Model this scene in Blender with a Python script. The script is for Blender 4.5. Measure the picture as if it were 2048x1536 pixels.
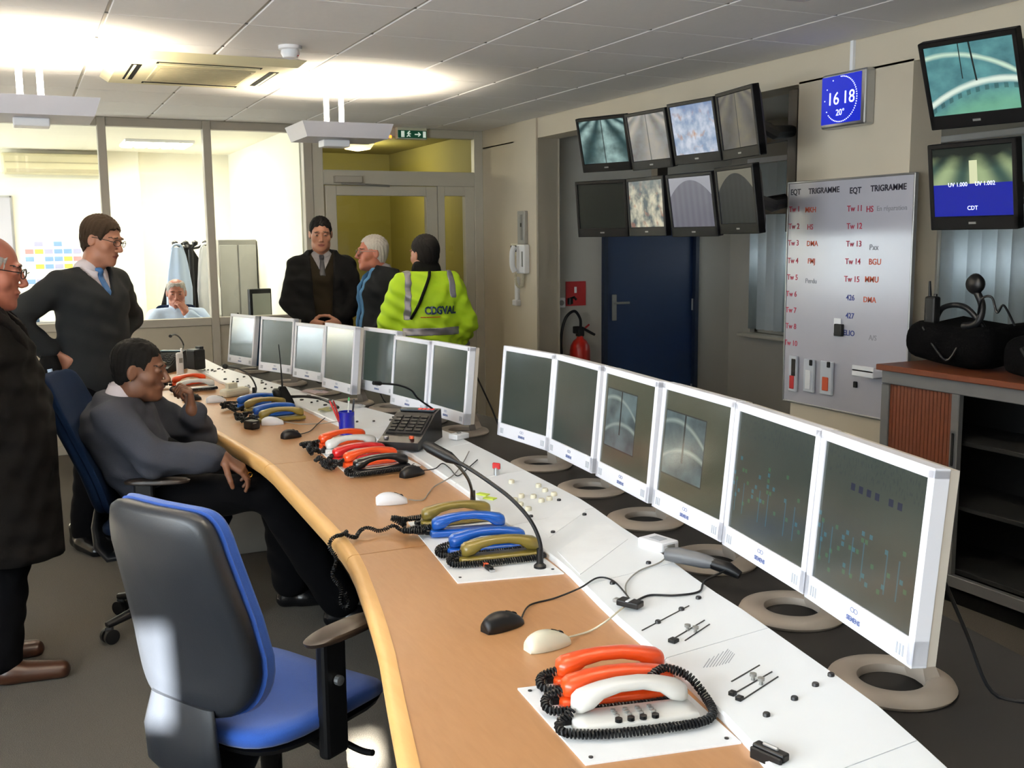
import bpy, bmesh, math, random
import numpy as np
from mathutils import Vector, Matrix

for o in list(bpy.data.objects):
    bpy.data.objects.remove(o)
scene = bpy.context.scene
COL = scene.collection
PI = math.pi
random.seed(7)

# ---------------------------------------------------------------- camera
FPX, CX, CY, EYE = 2071.0, 1024.0, 768.0, 1.57
_v1 = np.array([30 - CX, 490 - CY, FPX]); _v1 /= np.linalg.norm(_v1)
_u2 = CX + (FPX * FPX - 278 * (437 - CY)) / 994
_v2 = np.array([_u2 - CX, 437 - CY, FPX]); _v2 -= _v1 * (_v1 @ _v2); _v2 /= np.linalg.norm(_v2)
RC = np.stack([_v2, _v1, np.cross(_v2, _v1)], 1)
CAM = np.array([0, 0, EYE])

def at(u, v, **k):
    """photo pixel -> point on the plane x=, y= or z= that the thing touches"""
    d = RC.T @ np.array([u - CX, v - CY, FPX])
    a, val = list(k.items())[0]
    i = 'xyz'.index(a)
    return Vector(CAM + (val - CAM[i]) / d[i] * d)

cd = bpy.data.cameras.new('camera')
cam = bpy.data.objects.new('camera', cd)
COL.objects.link(cam)
cd.sensor_width = 36.0
cd.lens = FPX / 2048 * 36.0
cd.clip_start = 0.02
mw = Matrix.Identity(4)
for i in range(3):
    mw[i][0] = RC[0][i]; mw[i][1] = -RC[1][i]; mw[i][2] = -RC[2][i]; mw[i][3] = CAM[i]
cam.matrix_world = mw
scene.camera = cam

# ---------------------------------------------------------------- light
EXPOSURE = 0.0
SKY = 16.0
SUN = 420.0
LAMP = 80.0
OFFICE = 38.0
CORR = 26.0
scene.view_settings.view_transform = 'Standard'
scene.view_settings.look = 'None'
scene.view_settings.exposure = EXPOSURE
scene.view_settings.gamma = 1.0
scene.view_settings.use_curve_mapping = False
world = bpy.data.worlds.new('overcast_sky')
scene.world = world
world.use_nodes = True
bg = world.node_tree.nodes['Background']
bg.inputs[0].default_value = (0.86, 0.93, 1.0, 1)
bg.inputs[1].default_value = SKY

def link(o):
    COL.objects.link(o)
    return o

sl = bpy.data.lights.new('sun', 'SUN')
sl.energy = SUN
sl.angle = math.radians(0.7)
sl.color = (1.0, 0.93, 0.82)
sun = link(bpy.data.objects.new('sun', sl))
sun.rotation_euler = Vector((0.25, 0.93, -0.27)).to_track_quat('-Z', 'Y').to_euler()

def portal(loc, rot, sx, sy):
    l = bpy.data.lights.new('window_portal', 'AREA')
    l.shape = 'RECTANGLE'; l.size = sx; l.size_y = sy
    l.cycles.is_portal = True
    o = link(bpy.data.objects.new('window_portal', l))
    o.location = loc; o.rotation_euler = rot
    return o
portal((-2.52, .55, 1.58), (PI / 2, 0, -PI / 2), 4.9, 1.45)
portal((-2.52, 10.35, 1.25), (PI / 2, 0, -PI / 2), 1.95, 1.95)

# ---------------------------------------------------------------- node helpers
def lin(h):
    if isinstance(h, str):
        h = h.lstrip('#')
        c = [int(h[i:i + 2], 16) / 255 for i in (0, 2, 4)]
    else:
        c = list(h)
    return tuple(x / 12.92 if x <= 0.04045 else ((x + 0.055) / 1.055) ** 2.4 for x in c) + (1.0,)

class Ex:
    """small arithmetic over shader node sockets"""
    def __init__(self, nt, s): self.nt, self.s = nt, s
    def _op(self, op, *others, clamp=False):
        n = self.nt.nodes.new('ShaderNodeMath'); n.operation = op; n.use_clamp = clamp
        for i, v in enumerate((self,) + others):
            if isinstance(v, Ex): self.nt.links.new(v.s, n.inputs[i])
            else: n.inputs[i].default_value = v
        return Ex(self.nt, n.outputs[0])
    def __add__(s, o): return s._op('ADD', o)
    def __sub__(s, o): return s._op('SUBTRACT', o)
    def __mul__(s, o): return s._op('MULTIPLY', o)
    def __truediv__(s, o): return s._op('DIVIDE', o)
    def __rsub__(s, o): return (s * -1.0) + o
    __radd__ = __add__
    __rmul__ = __mul__
    def gt(s, o): return s._op('GREATER_THAN', o)
    def lt(s, o): return s._op('LESS_THAN', o)
    def abs(s): return s._op('ABSOLUTE')
    def sin(s): return s._op('SINE')
    def floor(s): return s._op('FLOOR')
    def frac(s): return s._op('FRACT')
    def pow(s, o): return s._op('POWER', o)
    def min(s, o): return s._op('MINIMUM', o)
    def max(s, o): return s._op('MAXIMUM', o)
    def clamp(s): return s._op('ADD', 0.0, clamp=True)

def mixc(nt, fac, a, b):
    n = nt.nodes.new('ShaderNodeMix'); n.data_type = 'RGBA'
    for sock, v in ((n.inputs[0], fac), (n.inputs[6], a), (n.inputs[7], b)):
        if isinstance(v, Ex): nt.links.new(v.s, sock)
        elif isinstance(v, (int, float)): sock.default_value = v
        elif isinstance(v, (tuple, list, str)): sock.default_value = lin(v) if isinstance(v, str) else v
        else: nt.links.new(v, sock)
    return n.outputs[2]

MATS = {}
def M(name, col='#808080', rough=0.5, metal=0.0, var=0.05, scale=9.0, bump=0.0, bscale=60.0,
      spec=0.5, stretch=(1, 1, 1), coat=0.0, sheen=0.0, trans=0.0):
    if name in MATS: return MATS[name]
    m = bpy.data.materials.new(name); m.use_nodes = True
    nt = m.node_tree; b = nt.nodes['Principled BSDF']
    c = lin(col)
    tc = nt.nodes.new('ShaderNodeTexCoord')
    mp = nt.nodes.new('ShaderNodeMapping'); mp.inputs['Scale'].default_value = stretch
    nt.links.new(tc.outputs['Object'], mp.inputs[0])
    nz = nt.nodes.new('ShaderNodeTexNoise'); nz.inputs['Scale'].default_value = scale
    nz.inputs['Detail'].default_value = 5
    nt.links.new(mp.outputs[0], nz.inputs['Vector'])
    lo = tuple(max(0, x * (1 - 2.2 * var)) for x in c[:3]) + (1,)
    hi = tuple(min(1, x * (1 + 2.2 * var)) for x in c[:3]) + (1,)
    nt.links.new(mixc(nt, nz.outputs['Fac'], lo, hi), b.inputs['Base Color'])
    b.inputs['Roughness'].default_value = rough
    b.inputs['Metallic'].default_value = metal
    b.inputs['Specular IOR Level'].default_value = spec
    b.inputs['Coat Weight'].default_value = coat
    b.inputs['Sheen Weight'].default_value = sheen
    if bump:
        n2 = nt.nodes.new('ShaderNodeTexNoise'); n2.inputs['Scale'].default_value = bscale
        n2.inputs['Detail'].default_value = 4
        nt.links.new(mp.outputs[0], n2.inputs['Vector'])
        bp = nt.nodes.new('ShaderNodeBump'); bp.inputs['Strength'].default_value = bump
        bp.inputs['Distance'].default_value = 0.01
        nt.links.new(n2.outputs['Fac'], bp.inputs['Height'])
        nt.links.new(bp.outputs[0], b.inputs['Normal'])
    if trans:
        out = nt.nodes['Material Output']
        tl = nt.nodes.new('ShaderNodeBsdfTranslucent'); tl.inputs[0].default_value = c
        mx = nt.nodes.new('ShaderNodeMixShader'); mx.inputs[0].default_value = trans
        nt.links.new(b.outputs[0], mx.inputs[1]); nt.links.new(tl.outputs[0], mx.inputs[2])
        nt.links.new(mx.outputs[0], out.inputs[0])
    MATS[name] = m
    return m

def glass(name, tint=(0.97, 0.985, 0.98, 1), refl=1.0, rough=0.0):
    if name in MATS: return MATS[name]
    m = bpy.data.materials.new(name); m.use_nodes = True
    nt = m.node_tree; out = nt.nodes['Material Output']
    nt.nodes.remove(nt.nodes['Principled BSDF'])
    t = nt.nodes.new('ShaderNodeBsdfTransparent'); t.inputs[0].default_value = tint
    g = nt.nodes.new('ShaderNodeBsdfGlossy'); g.inputs['Roughness'].default_value = rough
    fr = nt.nodes.new('ShaderNodeFresnel'); fr.inputs[0].default_value = 1.5
    mul = nt.nodes.new('ShaderNodeMath'); mul.operation = 'MULTIPLY'; mul.inputs[1].default_value = refl
    geo = nt.nodes.new('ShaderNodeNewGeometry')
    fm = (1.0 - Ex(nt, geo.outputs['Backfacing'])) * Ex(nt, fr.outputs[0])   # reflect on the outer face only
    nt.links.new(fm.s, mul.inputs[0])
    mx = nt.nodes.new('ShaderNodeMixShader')
    nt.links.new(mul.outputs[0], mx.inputs[0]); nt.links.new(t.outputs[0], mx.inputs[1]); nt.links.new(g.outputs[0], mx.inputs[2])
    nt.links.new(mx.outputs[0], out.inputs[0])
    MATS[name] = m
    return m

def emis(name, col, strength):
    if name in MATS: return MATS[name]
    m = bpy.data.materials.new(name); m.use_nodes = True
    b = m.node_tree.nodes['Principled BSDF']
    b.inputs['Base Color'].default_value = lin(col)
    b.inputs['Emission Color'].default_value = lin(col)
    b.inputs['Emission Strength'].default_value = strength
    MATS[name] = m
    return m

def screen(name, fn, strength=1.0, rough=0.28, base='#1a1e1c', spec=0.5):
    """lit display: fn(nt,u,v,noise) -> colour socket"""
    if name in MATS: return MATS[name]
    m = bpy.data.materials.new(name); m.use_nodes = True
    nt = m.node_tree; b = nt.nodes['Principled BSDF']
    b.inputs['Base Color'].default_value = lin(base)
    b.inputs['Roughness'].default_value = rough
    b.inputs['Specular IOR Level'].default_value = spec
    tc = nt.nodes.new('ShaderNodeTexCoord')
    sp = nt.nodes.new('ShaderNodeSeparateXYZ'); nt.links.new(tc.outputs['UV'], sp.inputs[0])
    u, v = Ex(nt, sp.outputs[0]), Ex(nt, sp.outputs[1])
    def noise(sc, det=3, sx=1.0, sy=1.0, w=0.0):
        mp = nt.nodes.new('ShaderNodeMapping'); mp.inputs['Scale'].default_value = (sx, sy, 1)
        mp.inputs['Location'].default_value = (w, w * 1.7, w)
        nt.links.new(tc.outputs['UV'], mp.inputs[0])
        n = nt.nodes.new('ShaderNodeTexNoise'); n.inputs['Scale'].default_value = sc; n.inputs['Detail'].default_value = det
        nt.links.new(mp.outputs[0], n.inputs['Vector'])
        return Ex(nt, n.outputs['Fac'])
    col = fn(nt, u, v, noise)
    if isinstance(col, str): b.inputs['Emission Color'].default_value = lin(col)
    else: nt.links.new(col, b.inputs['Emission Color'])
    b.inputs['Emission Strength'].default_value = strength
    MATS[name] = m
    return m

# ---------------------------------------------------------------- mesh helpers
def box(bm, c, s, rot=None, bev=0.0, seg=2):
    r = bmesh.ops.create_cube(bm, size=1.0)
    vs = r['verts']
    mt = Matrix.Translation(c) @ (rot.to_4x4() if rot else Matrix.Identity(4)) @ Matrix.Diagonal((*s, 1))
    bmesh.ops.transform(bm, matrix=mt, verts=vs)
    if bev:
        es = list({e for v in vs for e in v.link_edges})
        bmesh.ops.bevel(bm, geom=es, offset=min(bev, min(s) * 0.49), segments=seg, affect='EDGES', profile=0.5)
    return bm

def frame_of(d):
    d = Vector(d).normalized()
    a = Vector((0, 0, 1)) if abs(d.z) < 0.9 else Vector((1, 0, 0))
    x = a.cross(d).normalized(); y = d.cross(x)
    return x, y, d

def tube(bm, pts, r, n=8, cap=True, closed=False):
    pts = [Vector(p) for p in pts]
    rs = r if isinstance(r, (list, tuple)) else [r] * len(pts)
    rings = []
    x = None
    m = len(pts)
    for i, p in enumerate(pts):
        if closed: t = pts[(i + 1) % m] - pts[(i - 1) % m]
        else: t = pts[min(i + 1, m - 1)] - pts[max(i - 1, 0)]
        if t.length < 1e-9: t = Vector((0, 0, 1))
        t.normalize()
        if x is None: x = frame_of(t)[0]
        x = (x - t * x.dot(t))
        if x.length < 1e-6: x = frame_of(t)[0]
        x.normalize(); y = t.cross(x)
        rings.append([bm.verts.new(p + (x * math.cos(2 * PI * k / n) + y * math.sin(2 * PI * k / n)) * rs[i]) for k in range(n)])
    for i in range(m if closed else m - 1):
        a, b = rings[i], rings[(i + 1) % m]
        for k in range(n):
            bm.faces.new((a[k], a[(k + 1) % n], b[(k + 1) % n], b[k]))
    if cap and not closed:
        bm.faces.new(rings[0][::-1]); bm.faces.new(rings[-1])
    return bm

def cyl(bm, a, b, r1, r2=None, n=16):
    return tube(bm, [a, b], [r1, r1 if r2 is None else r2], n)

def spline(pts, per=8, closed=False):
    P = [Vector(p) for p in pts]; out = []
    m = len(P)
    for i in range(m if closed else m - 1):
        if closed: p0, p1, p2, p3 = P[i - 1], P[i], P[(i + 1) % m], P[(i + 2) % m]
        else: p0, p1, p2, p3 = P[max(i - 1, 0)], P[i], P[i + 1], P[min(i + 2, m - 1)]
        for k in range(per):
            t = k / per
            out.append(0.5 * ((2 * p1) + (p2 - p0) * t + (2 * p0 - 5 * p1 + 4 * p2 - p3) * t * t + (3 * p1 - p0 - 3 * p2 + p3) * t ** 3))
    if not closed: out.append(P[-1])
    return out

def coil(pts, R, pitch, per=7):
    """helix running along a smooth path"""
    path = spline(pts, 12); out = []; x = None; s = 0.0
    for i in range(len(path) - 1):
        a, b = path[i], path[i + 1]; t = (b - a); L = t.length
        if L < 1e-9: continue
        t.normalize()
        if x is None: x = frame_of(t)[0]
        x = (x - t * x.dot(t)).normalized(); y = t.cross(x)
        k = max(1, int(L / pitch * per + 0.5))
        for j in range(k):
            f = j / k
            ph = 2 * PI * (s + L * f) / pitch
            out.append(a.lerp(b, f) + (x * math.cos(ph) + y * math.sin(ph)) * R)
        s += L
    return out

def prism(bm, poly, z0, z1):
    lo = [bm.verts.new((p[0], p[1], z0)) for p in poly]
    hi = [bm.verts.new((p[0], p[1], z1)) for p in poly]
    n = len(poly)
    bm.faces.new(hi); bm.faces.new(lo[::-1])
    for i in range(n):
        bm.faces.new((lo[i], lo[(i + 1) % n], hi[(i + 1) % n], hi[i]))
    bmesh.ops.recalc_face_normals(bm, faces=bm.faces[:])
    return bm

def lathe(bm, prof, n=32, c=(0, 0, 0), close=False):
    rings = [[bm.verts.new((c[0] + r * math.cos(2 * PI * k / n), c[1] + r * math.sin(2 * PI * k / n), c[2] + z)) for k in range(n)] for r, z in prof]
    m = len(prof)
    for i in range(m if close else m - 1):
        a, b = rings[i], rings[(i + 1) % m]
        for k in range(n):
            bm.faces.new((a[k], a[(k + 1) % n], b[(k + 1) % n], b[k]))
    if not close:
        if prof[0][0] > 1e-5: bm.faces.new(rings[0][::-1])
        if prof[-1][0] > 1e-5: bm.faces.new(rings[-1])
    bmesh.ops.recalc_face_normals(bm, faces=bm.faces[:])
    return bm

def loft(bm, rings, cap=True, closed_v=False):
    R = [[bm.verts.new(p) for p in r] for r in rings]
    n = len(R[0])
    for i in range(len(R) - 1):
        for k in range(n):
            bm.faces.new((R[i][k], R[i][(k + 1) % n], R[i + 1][(k + 1) % n], R[i + 1][k]))
    if cap:
        bm.faces.new(R[0][::-1]); bm.faces.new(R[-1])
    bmesh.ops.recalc_face_normals(bm, faces=bm.faces[:])
    return bm

def B(): return bmesh.new()

def mesh_of(bm, name, smooth=None):
    me = bpy.data.meshes.new(name)
    bm.to_mesh(me); bm.free()
    if smooth is not None:
        me.shade_smooth()
        me.set_sharp_from_angle(angle=math.radians(smooth))
    return me

def part(name, bm, mat, parent=None, smooth=None, label=None, loc=None, rot=None):
    me = bm if isinstance(bm, bpy.types.Mesh) else mesh_of(bm, name, smooth)
    if mat is not None and not me.materials:
        for m in (mat if isinstance(mat, (list, tuple)) else [mat]): me.materials.append(m)
    o = link(bpy.data.objects.new(name, me))
    if parent is not None: o.parent = parent
    if loc is not None: o.location = loc
    if rot is not None: o.rotation_euler = rot
    if label: o['label'] = label
    return o

def thing(name, label, cat, loc=(0, 0, 0), rotz=0.0, group=None):
    o = link(bpy.data.objects.new(name, None))
    o.empty_display_size = 0.1
    o.location = loc; o.rotation_euler = (0, 0, rotz)
    o['label'] = label; o['category'] = cat
    if group: o['group'] = group
    return o

def tag(o, label, cat, group=None):
    o['label'] = label; o['category'] = cat
    if group: o['group'] = group
    return o

def struct(name, bm=None, mat=None, smooth=None, loc=None):
    if bm is None:
        o = link(bpy.data.objects.new(name, None)); o.empty_display_size = 0.1
        if loc is not None: o.location = loc
    else: o = part(name, bm, mat, None, smooth, loc=loc)
    o['kind'] = 'structure'
    return o

def copy_tree(o, parent=None):
    c = o.copy(); COL.objects.link(c); c.parent = parent
    for ch in o.children: copy_tree(ch, c)
    return c

def quad_uv(p0, p1, p2, p3, name='screen'):
    me = bpy.data.meshes.new(name)
    me.from_pydata([p0, p1, p2, p3], [], [(0, 1, 2, 3)])
    uv = me.uv_layers.new(name='UVMap')
    for i, t in enumerate(((0, 0), (1, 0), (1, 1), (0, 1))): uv.data[i].uv = t
    return me

def text_mesh(s, size, ext=0.0006, align='LEFT', bold=0.0):
    c = bpy.data.curves.new('lettering', 'FONT')
    c.body = s; c.size = size; c.extrude = ext; c.align_x = align; c.offset = bold; c.resolution_u = 3
    o = bpy.data.objects.new('lettering', c); COL.objects.link(o)
    dg = bpy.context.evaluated_depsgraph_get()
    me = bpy.data.meshes.new_from_object(o.evaluated_get(dg))
    bpy.data.objects.remove(o); bpy.data.curves.remove(c)
    me.materials.clear()
    return me

# ---------------------------------------------------------------- materials
m_wall = M('wall_paint_cream', '#c8bda9', 0.75, var=0.025, scale=3, bump=0.08, bscale=220)
m_wall_grey = M('wall_paint_grey', '#b1ada4', 0.75, var=0.025, scale=3, bump=0.08, bscale=220)
m_office = M('office_wall_paint', '#f1ecda', 0.75, var=0.015, scale=3)
m_yellow = M('corridor_yellow_paint', '#938a45', 0.7, var=0.04, scale=2)
m_carpet = M('grey_carpet', '#5b5751', 0.95, var=0.22, scale=260, bump=0.7, bscale=420, spec=0.1)
m_tile = M('ceiling_tile', '#eceaea', 0.9, var=0.012, scale=40, bump=0.10, bscale=500, spec=0.2)
m_rail = M('ceiling_rail', '#bdb9b2', 0.6, var=0.02)
m_frame = M('grey_lacquered_frame', '#a9a398', 0.45, var=0.02)
m_framewhite = M('white_lacquered_frame', '#bdb8ab', 0.45, var=0.02)
m_panel = M('beige_partition_panel', '#aaa292', 0.55, var=0.02)
m_glass = glass('window_glass')
m_white = M('white_plastic', '#e9e9ec', 0.4, var=0.012)
m_console = M('white_console_laminate', '#eef0f2', 0.38, var=0.012)
m_black = M('black_plastic', '#0d0d0f', 0.42, var=0.10, spec=0.3)
m_blackmatte = M('black_matte', '#0a0a0b', 0.8, var=0.1, spec=0.15)
m_rubber = M('black_cord_rubber', '#101114', 0.45, var=0.1, spec=0.3)
m_darkgrey = M('dark_grey_laminate', '#201f1f', 0.7, var=0.06, spec=0.25)
m_grey = M('grey_metal', '#8b8a86', 0.4, metal=0.3)
m_steel = M('brushed_steel', '#b9bbbd', 0.3, metal=0.9)
m_green = M('sign_green', '#1c5c44', 0.5)
m_red = M('signal_red', '#b01c20', 0.4)
m_beige = M('beige_plastic', '#d8d2bb', 0.42, var=0.02)
m_ring = M('monitor_foot_plastic', '#9c9186', 0.5, var=0.02)
m_shellside = M('monitor_side_plastic', '#c9c1b6', 0.5, var=0.02)

def wood(name, c1, c2, rough, sx):
    m = bpy.data.materials.new(name); m.use_nodes = True
    nt = m.node_tree; b = nt.nodes['Principled BSDF']
    tc = nt.nodes.new('ShaderNodeTexCoord')
    mp = nt.nodes.new('ShaderNodeMapping'); mp.inputs['Scale'].default_value = sx
    nt.links.new(tc.outputs['Object'], mp.inputs[0])
    n1 = nt.nodes.new('ShaderNodeTexNoise'); n1.inputs['Scale'].default_value = 6; n1.inputs['Detail'].default_value = 8
    n1.inputs['Distortion'].default_value = 0.6
    nt.links.new(mp.outputs[0], n1.inputs['Vector'])
    nt.links.new(mixc(nt, n1.outputs['Fac'], c1, c2), b.inputs['Base Color'])
    b.inputs['Roughness'].default_value = rough
    bp = nt.nodes.new('ShaderNodeBump'); bp.inputs['Strength'].default_value = 0.05
    nt.links.new(n1.outputs['Fac'], bp.inputs['Height']); nt.links.new(bp.outputs[0], b.inputs['Normal'])
    MATS[name] = m
    return m
m_desk = wood('beech_laminate', '#a87a50', '#b88a60', 0.36, (14, 2.2, 2))
m_edge = wood('solid_beech_edge', '#d09a58', '#e4b573', 0.4, (9, 1.0, 9))
m_cabwood = wood('cherry_laminate', '#5c2b13', '#6b3418', 0.55, (8, 8, 1.0))
# ================================================================ the room shell
XL, XR, XO = -2.6, 3.7, 5.7          # left wall, beam/pillar line, outer window wall
YR, YB, YD = -2.2, 8.35, 7.5         # rear wall, glazed partition, blue-door wall
YO = 11.5                            # end of the office behind the glass
H = 2.5

b = B(); box(b, ((XL + XO) / 2, (YR + YO) / 2, -0.05), (XO - XL + 1.0, YO - YR + 1.0, 0.1)); struct('floor', b, m_carpet)

def slab(name, lo, hi, mat):
    b = B(); c = [(lo[i] + hi[i]) / 2 for i in range(3)]; s = [hi[i] - lo[i] for i in range(3)]
    box(b, c, s)
    return struct(name, b, mat)

# rear wall (behind the photographer) with two small openings added for sun patches
def wall_with_hole(name, axis, pos, thick, span, hole, mat, top=H + .06):
    """wall at axis=pos; span (a0,a1) along the other axis; holes [(a0,a1,z0,z1)] in order"""
    b = B()
    def add(a0, a1, z0, z1):
        if a1 - a0 < 1e-4 or z1 - z0 < 1e-4: return
        c = (a0 + a1) / 2; s = a1 - a0
        if axis == 'x': box(b, (pos, c, (z0 + z1) / 2), (thick, s, z1 - z0))
        else: box(b, (c, pos, (z0 + z1) / 2), (s, thick, z1 - z0))
    a = span[0]
    for (h0, h1, z0, z1) in hole:
        add(a, h0, 0, top); add(h0, h1, 0, z0); add(h0, h1, z1, top); a = h1
    add(a, span[1], 0, top)
    return struct(name, b, mat)
wall_with_hole('wall_rear', 'y', YR - .1, .2, (XL, XO), [(-1.24, -.98, 1.80, 2.10), (-.62, -.46, 1.46, 1.57)], m_wall)
wall_with_hole('wall_left', 'x', XL - .1, .2, (YR - .2, YO + .2), [(-1.9, 3.0, .85, 2.3), (9.37, 11.33, .27, 2.23)], m_wall)

def window_frame(name, axis, pos, a0, a1, z0, z1, nm, w=.05, glassmat=None):
    root = struct(name, loc=(pos, (a0 + a1) / 2, z0) if axis == 'x' else ((a0 + a1) / 2, pos, z0))
    L = Vector(root.location)
    def bar(c, s):
        b = B(); box(b, Vector(c) - L, s, bev=.004); part('window_frame', b, m_framewhite, root)
    n = nm
    for i in range(n + 1):
        a = a0 + w / 2 + (a1 - a0 - w) * i / n
        c = (pos, a, (z0 + z1) / 2) if axis == 'x' else (a, pos, (z0 + z1) / 2)
        bar(c, (.05, w, z1 - z0) if axis == 'x' else (w, .05, z1 - z0))
    for z in (z0 + w / 2, z1 - w / 2):
        c = (pos, (a0 + a1) / 2, z) if axis == 'x' else ((a0 + a1) / 2, pos, z)
        bar(c, (.05, a1 - a0, w) if axis == 'x' else (a1 - a0, .05, w))
    for i in range(n):
        p0 = a0 + (a1 - a0) * i / n + w / 2; p1 = a0 + (a1 - a0) * (i + 1) / n - w / 2
        b = B()
        c = Vector((pos, (p0 + p1) / 2, (z0 + z1) / 2)) if axis == 'x' else Vector(((p0 + p1) / 2, pos, (z0 + z1) / 2))
        box(b, c - L, (.006, p1 - p0, z1 - z0 - 2 * w) if axis == 'x' else (p1 - p0, .006, z1 - z0 - 2 * w))
        part('window_pane', b, m_glass, root)
    return root
window_frame('window_3', 'x', XL - .15, -1.9, 3.0, .85, 2.3, 4)
window_frame('sun_gap_chair', 'y', YR - .15, -1.24, -.98, 1.80, 2.10, 1, .012)  # unseen opening shaped to throw a sun patch on the chair back
window_frame('sun_gap_floor', 'y', YR - .15, -.62, -.46, 1.46, 1.57, 1, .012)  # unseen opening shaped to throw a sun patch on the floor
window_frame('window_6', 'x', XL - .15, 9.37, 11.33, .27, 2.23, 2)

# ceiling: carrier slab, tiles and rails
ceil_o = slab('ceiling', (XL - .1, YR - .1, H + .03), (XO + .1, YO + .1, H + .09), m_rail)
TX0, TP, TY0, TQ = 0.40, 0.5622, 4.10, 0.5655
cz = H + .06
full = None
def tile_bm(sx, sy):
    b = B(); box(b, (0, 0, 0), (sx, sy, .03), bev=.003, seg=1); return b
xs = [XL] + [TX0 + TP * k for k in range(-5, 6)] + [XR]
ys = [YR] + [TY0 + TQ * k for k in range(-11, 8)] + [YB]
tile_cache = {}
for i in range(len(xs) - 1):
    for j in range(len(ys) - 1):
        sx = xs[i + 1] - xs[i] - .014; sy = ys[j + 1] - ys[j] - .0016
        if sx < .03 or sy < .03: continue
        key = (round(sx, 3), round(sy, 3))
        if key not in tile_cache: tile_cache[key] = mesh_of(tile_bm(sx, sy), 'ceiling_tile')
        part('ceiling_tile', tile_cache[key], m_tile, ceil_o, loc=((xs[i] + xs[i + 1]) / 2, (ys[j] + ys[j + 1]) / 2, H + .015))
for x in xs[1:-1]:
    b = B(); box(b, (x, (YR + YB) / 2, H + .016), (.013, YB - YR, .02)); part('ceiling_rail', b, m_rail, ceil_o)
# little fixing clips at the rail joints
clip = None
for x in xs[6:-1]:
    for y in ys[8:-1]:
        if clip is None: clip = mesh_of(box(B(), (0, 0, 0), (.014, .012, .006)), 'rail_clip')
        part('rail_clip', clip, m_grey, ceil_o, loc=(x, y, H + .004))

# right side: downstand beam, pillars, short wall by the corner
b = B(); box(b, (XR + .095, (YR + YB) / 2, (2.35 + H + .03) / 2), (.19, YB - YR, H + .03 - 2.35)); beam = struct('wall_right_beam', b, m_wall)
b = B(); box(b, (XR + .095, (3.56 + 4.32) / 2, 1.18), (.19, .76, 2.36)); struct('wall_right_pillar', b, m_wall)
b = B(); box(b, (XR + .095, -.5, 1.18), (.19, 3.4, 2.36)); struct('wall_right_near', b, m_wall)
b = B(); box(b, (XR + .095, (7.3 + YB) / 2, 1.18), (.19, YB - 7.3, 2.36)); box(b, (XR + .08, 7.5, 1.25), (.19, .4, 2.5)); struct('wall_right_corner', b, m_wall)
# outer wall with two blind-covered windows
wall_with_hole('wall_outer', 'x', XO + .1, .2, (YR, YD + .1), [(3.2, 5.2, .80, 2.2), (5.75, 7.2, .76, 2.2)], m_wall_grey)
b = B(); box(b, (XO - .04, 6.48, .745), (.16, 1.5, .03), bev=.006); struct('trim_1', b, m_framewhite)
b = B(); box(b, (XO - .04, 4.2, .785), (.16, 2.06, .03), bev=.006); struct('trim_2', b, m_framewhite)
window_frame('window_1', 'x', XO + .07, 5.75, 7.2, .76, 2.2, 2)
window_frame('window_2', 'x', XO + .07, 3.2, 5.2, .80, 2.2, 2)
# unseen slat screens added outside to hold back the sky, bar a slit
m_blocker = M('sky_blocker_slats', '#b9b9b4', 0.6, trans=0.30)
for (a0, a1, z0) in ((5.72, 7.23, .74), (3.17, 5.23, .78)):
    b = B()
    for k in range(30):
        z = z0 + .025 + k * .05
        if z > 2.24: break
        if abs(z - 1.405) < .03: continue
        box(b, (XO + .17, (a0 + a1) / 2, z), (.012, a1 - a0, .049))
    struct('sky_blocker', b, m_blocker)

# wall with the blue door, with the door opening
wall_with_hole('wall_alcove', 'y', YD + .08, .16, (XR + .19, XO + .2), [(4.39, 5.34, -.02, 2.05)], m_wall_grey)
d1 = struct('door_2', loc=(4.865, YD, 0))
m_bluedoor = M('blue_lacquered_door', '#0d2449', 0.45, var=0.08, scale=2)
m_doorframe = M('dark_blue_frame', '#0b1a33', 0.5)
b = B(); box(b, (0, .02, 1.02), (.88, .04, 2.03), bev=.003); lf = part('door_leaf', b, m_bluedoor, d1)
for s in (-1, 1):
    b = B(); box(b, (s * .4575, .0, 1.025), (.035, .09, 2.05)); part('door_frame', b, m_doorframe, d1)
b = B(); box(b, (0, .0, 2.035), (.95, .09, .03)); part('door_frame', b, m_doorframe, d1)
b = B(); box(b, (-.355, -.006, 1.0), (.045, .012, .22), bev=.005); part('handle_plate', b, m_grey, lf)
b = B(); tube(b, [(-.355, -.01, 1.04), (-.355, -.05, 1.04), (-.34, -.058, 1.04), (-.24, -.058, 1.04)], .010, 10); part('door_handle', b, m_grey, lf, 40)
for z in (.25, 1.0, 1.8):
    b = B(); cyl(b, (.437, -.006, z - .05), (.437, -.006, z + .05), .009, n=10); part('hinge', b, m_steel, lf)
b = B(); box(b, (0, .3, 1.2), (1.6, .02, 2.6)); o = part('door_backing', b, m_blackmatte, d1)

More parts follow.
